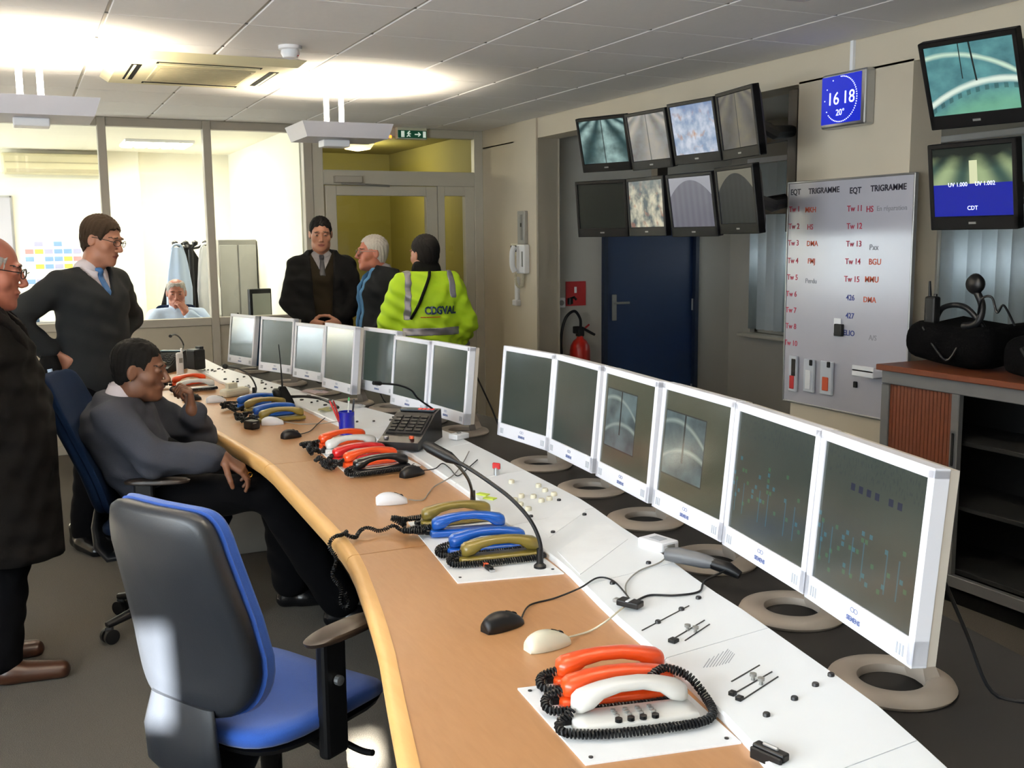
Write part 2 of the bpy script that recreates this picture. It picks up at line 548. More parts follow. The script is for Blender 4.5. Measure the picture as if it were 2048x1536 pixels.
# vertical blinds
m_slat = M('blind_slat_fabric', '#c4cacd', 0.8, var=0.03, scale=30, trans=0.3)
def blinds(a0, a1, z0, z1, turn, label_n):
    root = struct('window_blind', loc=(XO - .03, (a0 + a1) / 2, z1))
    b = B(); box(b, (0, 0, .03), (.045, a1 - a0, .04), bev=.005); part('head_rail', b, m_white, root)
    prof = [(-.0635 + .127 * k / 6, .010 * math.cos(PI * (k / 6 - .5))) for k in range(7)]
    b = B()
    lo = [b.verts.new((x, y, z0 - z1)) for x, y in prof]; hi = [b.verts.new((x, y, 0)) for x, y in prof]
    for k in range(6): b.faces.new((lo[k], lo[k + 1], hi[k + 1], hi[k]))
    bmesh.ops.solidify(b, geom=b.faces[:], thickness=.0012)
    me = mesh_of(b, 'blind_slat', 60); me.materials.append(m_slat)
    n = int((a1 - a0) / .109)
    for i in range(n):
        y = a0 + .06 + i * .109
        part('blind_slat', me, None, root, loc=(0, y - (a0 + a1) / 2, 0), rot=(0, 0, PI / 2 + turn(y)))
    return root
blinds(5.72, 7.22, .80, 2.18, lambda y: math.radians(48), 1)
blinds(3.15, 5.22, .84, 2.18, lambda y: math.radians(48 if y > 4.72 else 12), 2)

# ---------------------------------------------------------------- glazed partition
pt = struct('wall_back', loc=(0, YB, 0))
def pbox(name, x0, x1, z0, z1, mat, y0=0.0, y1=.08, bev=.004):
    b = B(); box(b, ((x0 + x1) / 2, (y0 + y1) / 2, (z0 + z1) / 2), (x1 - x0, y1 - y0, z1 - z0), bev=bev, seg=1)
    return part(name, b, mat, pt)
posts = [(-2.49, -2.43), (-1.73, -1.67), (-.97, -.91), (-.17, -.11), (.60, .66), (1.355, 1.415), (2.13, 2.20)]
for x0, x1 in posts: pbox('post', x0, x1, 0, H, m_frame, -.012)
pbox('post', 2.20, 2.29, 0, H, m_framewhite)
for (a, c) in zip(posts[:-1], posts[1:]):
    pbox('rail', a[1], c[0], 2.435, H, m_frame)
    pbox('rail', a[1], c[0], .93, .99, m_frame, -.006)
    pbox('baseboard', a[1], c[0], 0, .065, m_frame, -.004)
    pbox('lower_panel', a[1], c[0], .065, .93, m_panel, .012, .07)
    pbox('glass_pane', a[1] - .005, c[0] + .005, .985, 2.44, m_glass, .036, .042, 0)
pbox('rail', XL, XR, H, H + .03, m_frame)

# glass door with transom and side light
dr = struct('door_1', loc=(2.29, YB, 0))
def dbox(name, x0, x1, z0, z1, mat, y0=0.0, y1=.07, par=None, bev=.004):
    b = B(); box(b, ((x0 + x1) / 2 - 2.29, (y0 + y1) / 2, (z0 + z1) / 2), (x1 - x0, y1 - y0, z1 - z0), bev=bev, seg=1)
    return part(name, b, mat, par or dr)
dbox('transom_frame', 2.29, 3.62, 2.43, H, m_framewhite)
dbox('transom_frame', 2.29, 3.62, 2.03, 2.15, m_framewhite)
dbox('door_frame', 3.62, 3.70, 0, H, m_framewhite)
dbox('door_frame', 3.275, 3.34, 0, 2.03, m_framewhite)
dbox('side_light_frame', 3.53, 3.62, 0, 2.03, m_framewhite, .005)
dbox('side_light_frame', 3.34, 3.53, 1.95, 2.03, m_framewhite, .005)
dbox('side_light_frame', 3.34, 3.53, 0, .2, m_framewhite, .005)
dbox('side_light_pane', 3.335, 3.535, .195, 1.955, m_glass, .03, .036, bev=0)
dbox('transom_pane', 2.29, 3.62, 2.145, 2.435, m_glass, .03, .036, bev=0)
leaf = dbox('door_leaf', 2.30, 2.39, .01, 2.025, m_framewhite, -.008, .05)
dbox('door_stile', 3.17, 3.27, .01, 2.025, m_framewhite, -.008, .05)
dbox('door_rail', 2.39, 3.17, 1.945, 2.025, m_framewhite, -.008, .05)
dbox('door_rail', 2.39, 3.17, .01, .22, m_framewhite, -.008, .05)
dbox('door_pane', 2.385, 3.175, .215, 1.95, m_glass, .018, .024, bev=0)
dbox('door_closer', 2.37, 2.60, 2.045, 2.10, m_frame, -.055, 0)
b = B(); tube(b, [(.13, -.05, 2.035), (.32, -.09, 2.03), (.55, -.02, 2.025)], .009, 8); part('closer_arm', b, m_grey, dr)
b = B(); tube(b, [(.93, -.01, 1.05), (.93, -.06, 1.05), (.82, -.06, 1.05)], .010, 8); part('door_handle', b, m_steel, dr, 40)

# corridor behind the glass door
slab('wall_corridor_left', (2.16, YB + .09, 0), (2.24, 11.0, H), m_yellow)
slab('wall_corridor_right', (3.72, YB + .01, 0), (3.86, 11.0, H), m_yellow)
slab('wall_corridor_end', (2.16, 10.9, 0), (3.86, 11.0, H), m_yellow)
# office behind the glass
slab('wall_office_end', (XL, YO, 0), (2.3, YO + .1, H + .03), m_office)
slab('wall_office_right', (2.12, YB + .09, 0), (2.158, YO, H + .03), m_office)
slab('ceiling_office', (XL, YB + .09, H), (2.16, YO, H + .03), m_office)
slab('ceiling_corridor', (2.16, YB + .09, H), (3.86, 11, H + .03), m_yellow)
b = B(); box(b, (1.05, YO - .045, 1.25), (.30, .09, 2.5)); struct('trim_office_pier', b, m_office)

# baseboards
b = B(); box(b, (4.14, YD - .008, .04), (.5, .016, .08)); struct('baseboard_alcove', b, m_frame)
b = B(); box(b, (XR - .006, 3.94, .04), (.012, .76, .08)); struct('baseboard_right', b, m_frame)
# ================================================================ things on ceiling and walls
m_lamp = emis('lamp_tube_glow', '#fff2dc', 14.0)
m_tray = M('lamp_tray_lacquer', '#b9b9c2', 0.5, var=0.02)
def pendant(x, y, label, power):
    r = thing('pendant_lamp', label, 'lamp', (x, y, 2.165), 0, 'pendant uplights')
    b = B()
    hw, hd = .27, .215
    lo = [(-hw + .03, -hd + .02, 0), (hw - .03, -hd + .02, 0), (hw - .03, hd - .02, 0), (-hw + .03, hd - .02, 0)]
    hi = [(-hw, -hd, .085), (hw, -hd, .085), (hw, hd, .085), (-hw, hd, .085)]
    hi2 = [(-hw + .012, -hd + .012, .085), (hw - .012, -hd + .012, .085), (hw - .012, hd - .012, .085), (-hw + .012, hd - .012, .085)]
    lo2 = [(-hw + .042, -hd + .032, .012), (hw - .042, -hd + .032, .012), (hw - .042, hd - .032, .012), (-hw + .042, hd - .032, .012)]
    loft(b, [lo, hi, hi2, lo2])
    part('tray', b, m_tray, r)
    b = B(); box(b, (-.03, 0, -.02), (.16, .12, .04), bev=.006); part('gear_box', b, m_white, r)
    for s in (-.07, .02):
        b = B(); cyl(b, (s, 0, .012), (s, 0, .335), .015, n=14); part('hanging_rod', b, m_white, r, 40)
    for s in (-.09, .09):
        b = B(); cyl(b, (-.2, s, .035), (.2, s, .035), .013, n=12); part('lamp_tube', b, m_lamp, r, 40)
    l = bpy.data.lights.new('uplight', 'AREA'); l.shape = 'RECTANGLE'; l.size = .42; l.size_y = .3
    l.energy = power; l.color = (1.0, .87, .66); l.spread = math.radians(150)
    o = link(bpy.data.objects.new('uplight', l)); o.parent = r; o.location = (0, 0, .062); o.rotation_euler = (PI, 0, 0)
    return r
pendant(1.78, 6.12, 'flat grey tray uplight hanging on two white rods before the glass door', LAMP)
pendant(.14, 5.55, 'flat grey tray uplight hanging on two white rods, left of the ceiling air unit', LAMP)
p = at(1492, 4, z=2.165)
pendant(p.x - .10, p.y - .25, 'flat grey tray uplight hanging above the near desk monitors', LAMP)
pendant(.30, 2.40, 'flat grey tray uplight added unseen above the empty blue chair to brighten the ceiling', LAMP)  # extra uplight added out of view to brighten the ceiling

# ceiling cassette air conditioner
r = thing('air_conditioner', 'yellowed square ceiling cassette air conditioner with four outlet slots', 'air unit', (.96, 5.92, H), 0)
m_ac = M('aged_cream_plastic', '#d6cda8', 0.5, var=0.04, scale=5)
m_acg = M('aged_grille', '#b5ac8c', 0.6, var=0.05, scale=20)
b = B()
loft(b, [[(-.47, -.47, 0), (.47, -.47, 0), (.47, .47, 0), (-.47, .47, 0)], [(-.43, -.43, -.035), (.43, -.43, -.035), (.43, .43, -.035), (-.43, .43, -.035)]])
part('housing', b, m_ac, r)
b = B(); box(b, (0, 0, -.036), (.50, .50, .012), bev=.004); g = part('intake_grille', b, m_acg, r)
for k in range(14):
    b = B(); box(b, (0, -.22 + k * .034, -.044), (.46, .008, .006)); part('grille_slat', b, m_acg, g)
for a in range(4):
    rot = Matrix.Rotation(a * PI / 2, 3, 'Z')
    b = B(); box(b, rot @ Vector((0, -.345, -.034)), (.52, .05, .006) if a % 2 == 0 else (.05, .52, .006)); part('outlet_slot', b, m_blackmatte, r)
    b = B(); box(b, rot @ Vector((0, -.352, -.038)), (.5, .012, .004) if a % 2 == 0 else (.012, .5, .004)); part('outlet_flap', b, m_ac, r)
# smoke detector
p = at(580, 92, z=H)
r = thing('smoke_detector', 'small round white smoke detector on the ceiling tiles', 'detector', p)
b = B(); lathe(b, [(.055, 0), (.055, -.015), (.045, -.02), (0, -.02)]); part('base', b, m_white, r, 40)
b = B(); lathe(b, [(.042, -.02), (.045, -.035), (.035, -.055), (.012, -.062), (0, -.062)]); part('sensor_head', b, m_white, r, 40)
b = B(); lathe(b, [(.0, 0), (.005, -.001), (0, -.006)], 8, (.03, -.03, -.045)); part('indicator_light', b, m_red, r)

# exit sign over the glass door
p = at(822, 263, y=YB - .03)
r = thing('exit_sign', 'green and white emergency exit sign above the glass door', 'sign', (p.x, YB, p.z - .066))
b = B(); box(b, (0, -.03, .05), (.26, .06, .10), bev=.006); part('housing', b, M('exit_housing', '#cfcdb8', .5), r)
m_exw = emis('exit_panel_white', '#d8e6d8', .5); m_exg = emis('exit_panel_green', '#0c4a33', .3)
b = B(); box(b, (0, -.062, .04), (.25, .004, .062)); pn = part('panel', b, m_exg, r)
# running figure, arrow and door
b = B(); box(b, (-.085, -.065, .04), (.028, .003, .05)); part('door_pictogram', b, m_exw, pn)
b = B(); tube(b, [(-.04, -.066, .058), (-.03, -.066, .045), (-.035, -.066, .032), (-.05, -.066, .02)], .005, 6); tube(b, [(-.035, -.066, .032), (-.02, -.066, .022)], .005, 6)
tube(b, [(-.048, -.066, .045), (-.015, -.066, .043)], .004, 6); cyl(b, (-.027, -.064, .061), (-.027, -.068, .061), .006, n=10); part('running_figure', b, m_exw, pn)
b = B(); tube(b, [(.02, -.066, .04), (.07, -.066, .04)], .005, 6); tube(b, [(.05, -.066, .056), (.07, -.066, .04), (.05, -.066, .024)], .005, 6); part('arrow', b, m_exw, pn)
b = B(); box(b, (.105, -.065, .04), (.025, .003, .05)); part('door_pictogram', b, m_exw, pn)
p = at(781, 273, y=YB - .02)
r = thing('indicator_lamp', 'tiny glowing orange lamp below the exit sign', 'lamp', (p.x, YB, p.z))
b = B(); lathe(b, [(0, .012), (.010, .008), (.013, 0), (.010, -.008), (0, -.012)], 14, (0, -.018, 0)); part('bulb', b, emis('orange_glow', '#ff8a2a', 3.0), r, 40)
b = B(); box(b, (0, -.004, 0), (.03, .012, .03)); part('holder', b, m_white, r)

# ---------------------------------------------------------------- clock
c0, c1 = at(1648, 160, x=3.66), at(1650, 257, x=3.66)
r = thing('wall_clock', 'square blue digital wall clock with silver frame above the whiteboard', 'clock', (XR, 3.935, 2.10))
m_blue = emis('clock_blue', '#0a1fa8', .85); m_led = emis('clock_white', '#cfd4ff', 1.6)
b = B(); box(b, (-.03, 0, .125), (.06, .30, .26), bev=.01); part('frame', b, m_steel, r)
b = B(); box(b, (-.061, .012, .128), (.004, .262, .225)); fc = part('display', b, m_blue, r)
RT = Matrix(((0, 0, -1), (-1, 0, 0), (0, 1, 0)))    # text x -> -Y, text y -> Z, faces -X
def wtext(s, size, y, z, x, mat, parent, align='LEFT', bold=0.0, name='lettering', ext=.0006):
    me = text_mesh(s, size, ext, align, bold)
    me.transform(Matrix.Translation((x, y, z)) @ RT.to_4x4())
    return part(name, me, mat, parent)
wtext('16', .085, .062, .105, -.0645, m_led, fc, 'CENTER', name='hour_digits', bold=.0)
wtext('18', .085, -.042, .105, -.0645, m_led, fc, 'CENTER', name='minute_digits', bold=.0)
wtext('20°', .042, .012, .052, -.0645, m_led, fc, 'CENTER', name='small_digits')
b = B()
for k in range(60):
    a = 2 * PI * k / 60
    if k > 38 and k % 5: continue
    rr = .108
    box(b, (-.064, .012 - rr * math.sin(a), .128 + rr * math.cos(a) * .98), (.002, .005, .005))
part('second_dots', b, m_led, fc)
b = B(); box(b, (-.008, .0, .33), (.016, .02, .15)); part('cable_duct', b, m_white, r)

# ---------------------------------------------------------------- whiteboard on the pillar
BW0, BW1, BZ0, BZ1 = 4.36, 3.50, .70, 1.855     # far edge, near edge (y), bottom, top
wb = thing('whiteboard', 'large white marker board with crew list hung on the pillar', 'whiteboard', (XR - .001, (BW0 + BW1) / 2, BZ0))
WC = (BW0 + BW1) / 2; WW = BW0 - BW1; WH = BZ1 - BZ0
m_wb = M('whiteboard_enamel', '#b2b1ba', .18, var=.01); m_alu = M('aluminium_edge', '#a8a8a8', .35, metal=.8)
b = B(); box(b, (-.010, 0, WH / 2), (.016, WW - .01, WH - .01)); part('board_surface', b, m_wb, wb)
for s in (-1, 1):
    b = B(); box(b, (-.012, s * (WW / 2 - .004), WH / 2), (.022, .010, WH), bev=.003); part('board_edge', b, m_alu, wb)
    b = B(); box(b, (-.012, 0, WH / 2 + s * (WH / 2 - .004)), (.022, WW, .010), bev=.003); part('board_edge', b, m_alu, wb)
m_ink = M('ink_black', '#1b1a2c', .5); m_inkr = M('ink_red', '#a8243c', .5); m_inko = M('ink_orange', '#c4512e', .5)
m_inkb = M('ink_blue', '#1c2f78', .5); m_pen = M('pencil_grey', '#8a8a90', .6)
def bt(s, u, v, size, mat, bold=0.0005):
    p = at(u, v, x=XR - .02)
    wtext(s, size, p.y - WC, p.z - BZ0, -.0188, mat, wb, bold=bold)
bt('EQT', 1581, 390, .040, m_ink, .0010); bt('TRIGRAMME', 1617, 388, .040, m_ink, .0010)
bt('EQT', 1699, 387, .040, m_ink, .0010); bt('TRIGRAMME', 1741, 383, .040, m_ink, .0010)
for s, u, v, t, tu, tm in (('Tw 1', 1578, 424, 'MKH', 1610, m_inko), ('Tw 2', 1577, 458, 'HS', 1614, m_inkr), ('Tw 3', 1576, 491, 'DMA', 1613, m_inko),
                           ('Tw 4', 1575, 526, 'FMJ', 1615, m_inko), ('Tw 5', 1574, 559, None, 0, 0), ('Tw 6', 1572, 592, None, 0, 0),
                           ('Tw 7', 1571, 624, None, 0, 0), ('Tw 8', 1571, 656, None, 0, 0), ('Tw 10', 1568, 689, None, 0, 0)):
    bt(s, u, v, .040, m_inkr)
    if t: bt(t, tu, v + 1, .038, tm)
for s, u, v, t, tu, tm in (('Tw 11', 1694, 423, 'HS', 1732, m_inkr), ('Tw 12', 1693, 458, None, 0, 0), ('Tw 13', 1692, 493, None, 0, 0),
                           ('Tw 14', 1690, 528, 'BGU', 1737, m_inko), ('Tw 15', 1688, 563, 'MMU', 1729, m_inko)):
    bt(s, u, v, .040, m_inkr)
    if t: bt(t, tu, v + 1, .040, tm)
bt('426', 1692, 600, .038, m_inkb); bt('DMA', 1726, 604, .038, m_inko); bt('427', 1691, 636, .038, m_inkb); bt('ELIO', 1686, 670, .038, m_inkb)
bt('En réparation', 1753, 422, .034, m_pen, 0); bt('Pxx', 1738, 500, .040, m_pen, 0); bt('Perdu', 1610, 566, .036, m_pen, 0); bt('A/S', 1737, 680, .036, m_pen, 0)
# things stuck on the board
def stuck(name, label, cat, u, v, parts, group=None):
    p = at(u, v, x=XR - .025)
    r = thing(name, label, cat, (XR - .021, p.y, p.z), 0, group)
    for nm, c, s, mt in parts:
        b = B(); box(b, c, s, bev=.003, seg=1); part(nm, b, mt, r)
    return r
m_clear = M('clear_pouch_film', '#c9ced6', .12, var=.05)
stuck('magnet_clip', 'black and white magnetic clip in the middle of the whiteboard', 'clip', 1680, 660,
      [('clip_body', (-.012, 0, .0), (.024, .05, .06), m_black), ('paper_note', (-.004, .02, .02), (.004, .05, .075), m_white)])
stuck('plastic_pouch', 'clear pouch of papers and keys, nearest the window on the whiteboard', 'pouch', 1588, 775,
      [('pouch_film', (-.012, 0, .075), (.016, .06, .19), m_clear), ('contents', (-.022, 0, .03), (.006, .035, .07), m_red), ('papers', (-.022, -.01, .11), (.005, .03, .09), m_darkgrey)])
stuck('plastic_pouch', 'clear pouch of white papers in the middle of the three pouches', 'pouch', 1620, 778,
      [('pouch_film', (-.012, 0, .07), (.016, .075, .17), m_clear), ('papers', (-.022, 0, .05), (.005, .04, .1), m_white), ('clip', (-.022, -.02, .14), (.01, .02, .03), m_black)])
stuck('plastic_pouch', 'clear pouch with a red card beside the pen tray', 'pouch', 1655, 783,
      [('pouch_film', (-.012, 0, .07), (.016, .085, .17), m_clear), ('contents', (-.022, 0, .04), (.006, .045, .07), m_inko), ('clip', (-.022, -.02, .14), (.01, .02, .03), m_black)])
stuck('pen_tray', 'white pen tray fixed low on the whiteboard', 'tray', 1745, 745,
      [('tray_body', (-.035, 0, 0), (.07, .14, .035), m_white), ('tray_lip', (-.066, 0, .02), (.008, .14, .03), m_white)])
stuck('magnet', 'small round black magnet low on the whiteboard', 'magnet', 1711, 769, [('magnet_body', (-.006, 0, 0), (.012, .022, .03), m_black)])

# ---------------------------------------------------------------- CCTV pictures
def V(nt, c): return c
def scr_tracks(seed, c1, c2, c3):
    def f(nt, u, v, noise):
        d = (1.08 - v)
        x = ((u - .5) / (d + .12)) * 7.0
        ln = (x + noise(3, 2, w=seed) * 1.6).sin() * .5 + .5
        n = noise(5, 5, w=seed + 3)
        c = mixc(nt, ln, c1, c2)
        c = mixc(nt, (n * 1.6 - .45).clamp(), c, c3)
        return mixc(nt, ((u - .5).abs().lt(.012)) * .8, c, '#20262a')
    return f
def scr_crowd(seed, c1, c2, c3, c4):
    def f(nt, u, v, noise):
        n1 = noise(5, 3, 1, .7, w=seed); n2 = noise(6, 2, 1.2, .8, w=seed + 5)
        c = mixc(nt, (n1 * 4 - 1.5).clamp(), c1, c2)
        c = mixc(nt, (n2 * 5 - 2.9).clamp(), c, c3)
        return mixc(nt, ((v * 2.4 - 1.5) + (n1 - .5)).clamp(), c, c4)
    return f
def scr_arch(seed, c1, c2, c3):
    def f(nt, u, v, noise):
        st = (u * 46).sin() * .5 + .5
        n = noise(4, 4, w=seed)
        c = mixc(nt, st * .35 + n * .3, c1, c2)
        e = ((u - .5) * (u - .5) * 1.3 + v)
        c = mixc(nt, e.gt(.93) * .9, c, c3)
        return c
    return f
def scr_station(seed):
    def f(nt, u, v, noise):
        n = noise(4, 4, w=seed)
        e1 = ((u - .2) * (u - .2) * -.55 + .86 - v)        # upper canopy edge
        e2 = ((u - .75) * (u - .75) * -.5 + .44 - v)
        c = mixc(nt, (n * 1.5 - .2).clamp(), '#2f5a6a', '#6fb3b4')
        c = mixc(nt, (1.5 - e1.abs() * 22.0 - n * .9).clamp(), c, '#d8f4dc')
        c = mixc(nt, (1.7 - e2.abs() * 22.0 - n * .8).clamp(), c, '#effff0')
        c = mixc(nt, (e2 * 4.0 - .35 + (n - .5)).clamp() * .7, c, '#7fc49a')
        c = mixc(nt, ((u * 60).sin().gt(.2)) * (e2.gt(.06)) * (e2.lt(.13)) * .5, c, '#1f3c3a')
        c = mixc(nt, ((u - .58 + (v * .06)).abs().lt(.010)) * v.gt(.45), c, '#152022')
        c = mixc(nt, ((u - .40).abs().lt(.006)) * v.gt(.5), c, '#1d2a2c')
        return c
    return f
def scr_bluebar(nt, u, v, noise):
    n = noise(4, 4, w=2.2)
    x = ((u - .5) / (1.25 - v)) * 9
    c = mixc(nt, x.sin() * .5 + .5, '#38564e', '#a9bd8c')
    c = mixc(nt, (v * 4 - 3.1 + n).clamp(), c, '#0b1413')
    c = mixc(nt, ((u - .52).abs().lt(.05)) * v.lt(.8), c, '#e8edc0')
    c = mixc(nt, v.lt(.47), c, '#0414a8')
    return c
S = [screen('cctv_concourse', scr_tracks(1, '#254a50', '#bfe3df', '#1d3436'), 0.75, spec=.15),
     screen('cctv_escalator', scr_tracks(2, '#5c5550', '#b5ab9c', '#8d8f98'), 0.7, spec=.15),
     screen('cctv_train_hall', scr_crowd(3, '#dfe6f4', '#8fa6c8', '#c08a62', '#5f7fb4'), 0.75, spec=.15),
     screen('cctv_tunnel', scr_tracks(4, '#4f4a46', '#8f8470', '#67666f'), 0.55, spec=.15),
     screen('cctv_off', lambda nt, u, v, n: '#050605', 0.3, rough=.35, spec=.15),
     screen('cctv_passengers', scr_crowd(6, '#e6dfc4', '#4e5c62', '#b0694e', '#67727a'), 0.7, spec=.15),
     screen('cctv_blinds', scr_arch(7, '#6e6c7c', '#8c8a98', '#b9b9c4'), 0.6, spec=.15),
     screen('cctv_dark_arch', scr_arch(8, '#17171f', '#34343f', '#8b8676'), 0.5, spec=.15),
     screen('cctv_station', scr_station(1), 0.85, spec=.15),
     screen('cctv_platform', scr_bluebar, 0.85, spec=.15)]
m_tv = M('monitor_black_plastic', '#09090b', .45, var=.08, spec=.18)
WM = [((3.301, 5.575, 1.98), -66.9, -14.4, 0, 'black wall monitor showing a teal station concourse, top row'),
      ((3.363, 5.168, 1.97), -84.3, -12, 1, 'black wall monitor showing a grey escalator, top row'),
      ((3.332, 4.679, 1.968), -84.1, -12.1, 2, 'black wall monitor showing a bright blue train hall, top row'),
      ((3.226, 4.176, 1.955), -99.1, -9, 3, 'black wall monitor showing a dim brown tunnel, top row'),
      ((3.158, 5.382, 1.583), -66.8, -6.1, 4, 'black wall monitor with its picture switched off, lower row'),
      ((3.236, 5.02, 1.584), -88.8, -5, 5, 'black wall monitor showing passengers on cream ground, lower row'),
      ((3.217, 4.537, 1.578), -85.6, -9.5, 6, 'black wall monitor showing a pale grey arch, lower row'),
      ((3.199, 4.142, 1.589), -97.9, -7.8, 7, 'black wall monitor showing a dark arched hall, lower row'),
      ((3.239, 2.796, 1.969), -78, -22, 8, 'black wall monitor showing a green curved station roof, above the blue one'),
      ((3.292, 2.842, 1.592), -84.2, -8.1, 9, 'black wall monitor with a solid blue lower half')]
WMW, WMH = .37, .33
for (loc, yaw, tilt, k, lab) in WM:
    ya = math.radians(yaw); ti = math.radians(tilt)
    r = thing('wall_monitor', lab, 'monitor', loc, ya, 'monitors hung from the beam')
    T = Matrix.Rotation(-ti, 4, 'X')
    def tp(bm): bmesh.ops.transform(bm, matrix=T, verts=bm.verts[:]); return bm
    w, h = WMW, WMH; sd, tb, bb = .018, .02, .052
    b = B()
    box(b, (0, .02, h - tb / 2), (w, .04, tb), bev=.003, seg=1); box(b, (0, .02, bb / 2), (w, .04, bb), bev=.003, seg=1)
    for s in (-1, 1): box(b, (s * (w / 2 - sd / 2), .02, h / 2), (sd, .04, h - .01), bev=.003, seg=1)
    part('bezel', tp(b), m_tv, r)
    b = B(); loft(b, [[(-w / 2 + .004, .012, .005), (w / 2 - .004, .012, .005), (w / 2 - .004, .012, h - .005), (-w / 2 + .004, .012, h - .005)],
                      [(-w / 2 + .006, .04, .01), (w / 2 - .006, .04, .01), (w / 2 - .006, .04, h - .01), (-w / 2 + .006, .04, h - .01)],
                      [(-w / 2 + .05, .075, .06), (w / 2 - .05, .075, .06), (w / 2 - .05, .075, h - .05), (-w / 2 + .05, .075, h - .05)]])
    part('rear_cover', tp(b), m_tv, r)
    me = quad_uv((-w / 2 + sd - .002, .006, bb - .002), (w / 2 - sd + .002, .006, bb - .002), (w / 2 - sd + .002, .006, h - tb + .002), (-w / 2 + sd - .002, .006, h - tb + .002))
    me.transform(T); sc_ = part('screen', me, S[k], r)
    b = B(); box(b, (0, -.001, bb * .5), (.03, .002, .008)); part('maker_badge', tp(b), m_grey, r)
    if k == 9:
        for s, x, z in (('UV 1.000', -.06, .165), ('UV 1.002', .055, .165), ('CDT', 0, .075)):
            me = text_mesh(s, .022, .0003, 'CENTER'); me.transform(T @ Matrix.Translation((x, .0045, z)) @ Matrix.Rotation(PI / 2, 4, 'X'))
            part('lettering', me, m_led, sc_)
    # bracket back to the beam line
    b = B(); box(b, (0, .085, h / 2), (.11, .02, .11), bev=.004); tp(b)
    part('mounting_plate', b, m_black, r)
    inv = (Matrix.Translation(loc) @ Matrix.Rotation(ya, 4, 'Z')).inverted()
    j0 = Vector((0, .09, h / 2)); j0 = T @ j0
    wj = Matrix.Translation(loc) @ Matrix.Rotation(ya, 4, 'Z') @ j0
    tgt = Vector((3.80, wj.y - .02, wj.z + .02)) if k < 8 else Vector((3.80, wj.y + .10, wj.z))
    if k in (3, 7): tgt = Vector((3.79, 4.47, wj.z + .0))
    mid = wj.lerp(tgt, .5) + Vector((0, 0, -.03))
    b = B(); tube(b, [inv @ wj, inv @ mid, inv @ tgt], [.028, .035, .03], 8); part('swivel_arm', b, m_black, r)
# rails that carry the monitors
m_pole = M('bronze_pole', '#2e261d', .5)
def rig(label, y0, y1, zs, poles):
    r = thing('monitor_rail', label, 'rail', (3.80, (y0 + y1) / 2, 2.35))
    for z in zs:
        b = B(); box(b, (0.03, 0, z - 2.35), (.05, y1 - y0, .06)); part('rail_bar', b, m_pole, r)
    for y in poles:
        b = B(); box(b, (0.03, y - (y0 + y1) / 2, (1.60 - 2.35) / 2), (.08, .075, 2.35 - 1.60), bev=.004); part('hanging_post', b, m_pole, r)
rig('dark bronze post and rails carrying the eight monitors', 4.40, 5.85, (2.12, 1.73), (4.47, 5.8))
rig('dark bronze post and rails carrying the two monitors beside the clock', 2.5, 3.1, (2.12, 1.73), (2.9,))

# ---------------------------------------------------------------- wall phone, intercom, extinguisher
p = at(1045, 455, x=XR - .03)
r = thing('intercom_panel', 'grey metal intercom panel high beside the alcove', 'intercom', (XR - .015, p.y, p.z))
b = B(); box(b, (-.015, 0, 0), (.03, .13, .26), bev=.004); part('body', b, M('intercom_metal', '#a3a29d', .4, metal=.4), r)
b = B(); box(b, (-.032, -.01, .0), (.006, .035, .2)); part('speaker_strip', b, m_grey, r)
b = B(); box(b, (-.034, -.01, .02), (.006, .02, .03)); part('call_button', b, m_black, r)
p = at(1048, 518, x=XR - .03)
r = thing('wall_telephone', 'white wall telephone hung under the intercom panel', 'telephone', (XR - .015, p.y, p.z))
b = B(); box(b, (-.025, 0, 0), (.05, .15, .23), bev=.01); part('body', b, m_white, r)
b = B(); tube(b, spline([(-.075, .05, .10), (-.095, .05, .05), (-.095, .05, -.05), (-.075, .05, -.10)]), .022, 10); part('handset', b, m_white, r, 50)
b = B(); tube(b, coil([(-.07, .05, -.11), (-.06, .05, -.2), (-.03, .02, -.22), (-.02, 0, -.12)], .010, .010), .003, 5); part('cord', b, m_beige, r)
b = B(); box(b, (-.052, -.04, 0), (.004, .02, .12)); part('name_strip', b, m_grey, r)
p = at(1026, 500, x=XR - .03)
r = thing('wall_switch', 'small beige wall switch with two dark keys left of the telephone', 'switch', (XR, p.y, p.z))
b = B(); box(b, (-.01, 0, 0), (.02, .13, .10), bev=.004); part('plate', b, m_beige, r)
for s in (.03, -.03):
    b = B(); box(b, (-.023, s, .01), (.014, .035, .05)); part('key', b, m_black, r)
p = at(1034, 583, x=XR - .03)
r = thing('handset_holder', 'slim white handset standing in a holder below the wall telephone', 'handset', (XR, p.y, p.z))
b = B(); box(b, (-.022, 0, .02), (.044, .05, .20), bev=.012); part('handset', b, m_white, r)
b = B(); box(b, (-.03, 0, -.09), (.06, .075, .05), bev=.01); part('holder', b, m_white, r)
p = at(1151, 587, y=YD)
r = thing('fire_sign', 'square red fire extinguisher sign on the grey alcove wall', 'sign', (p.x, YD, p.z))
b = B(); box(b, (0, -.004, 0), (.185, .008, .20)); part('plate', b, m_red, r)
b = B(); box(b, (-.005, -.009, .03), (.022, .003, .05), bev=.001, seg=1); part('pictogram', b, m_white, r)
b = B(); tube(b, [(-.06, -.01, -.09), (-.055, -.01, -.04), (-.02, -.01, -.03), (0, -.01, -.05)], .012, 6); box(b, (-.055, -.01, -.06), (.05, .004, .05)); part('pictogram', b, m_black, r)
p = at(1131, 605, y=YD)
r = thing('wall_socket', 'white wall socket beside the red fire sign', 'socket', (p.x - .05, YD, p.z))
b = B(); box(b, (0, -.012, 0), (.075, .024, .08), bev=.006); part('plate', b, m_white, r)
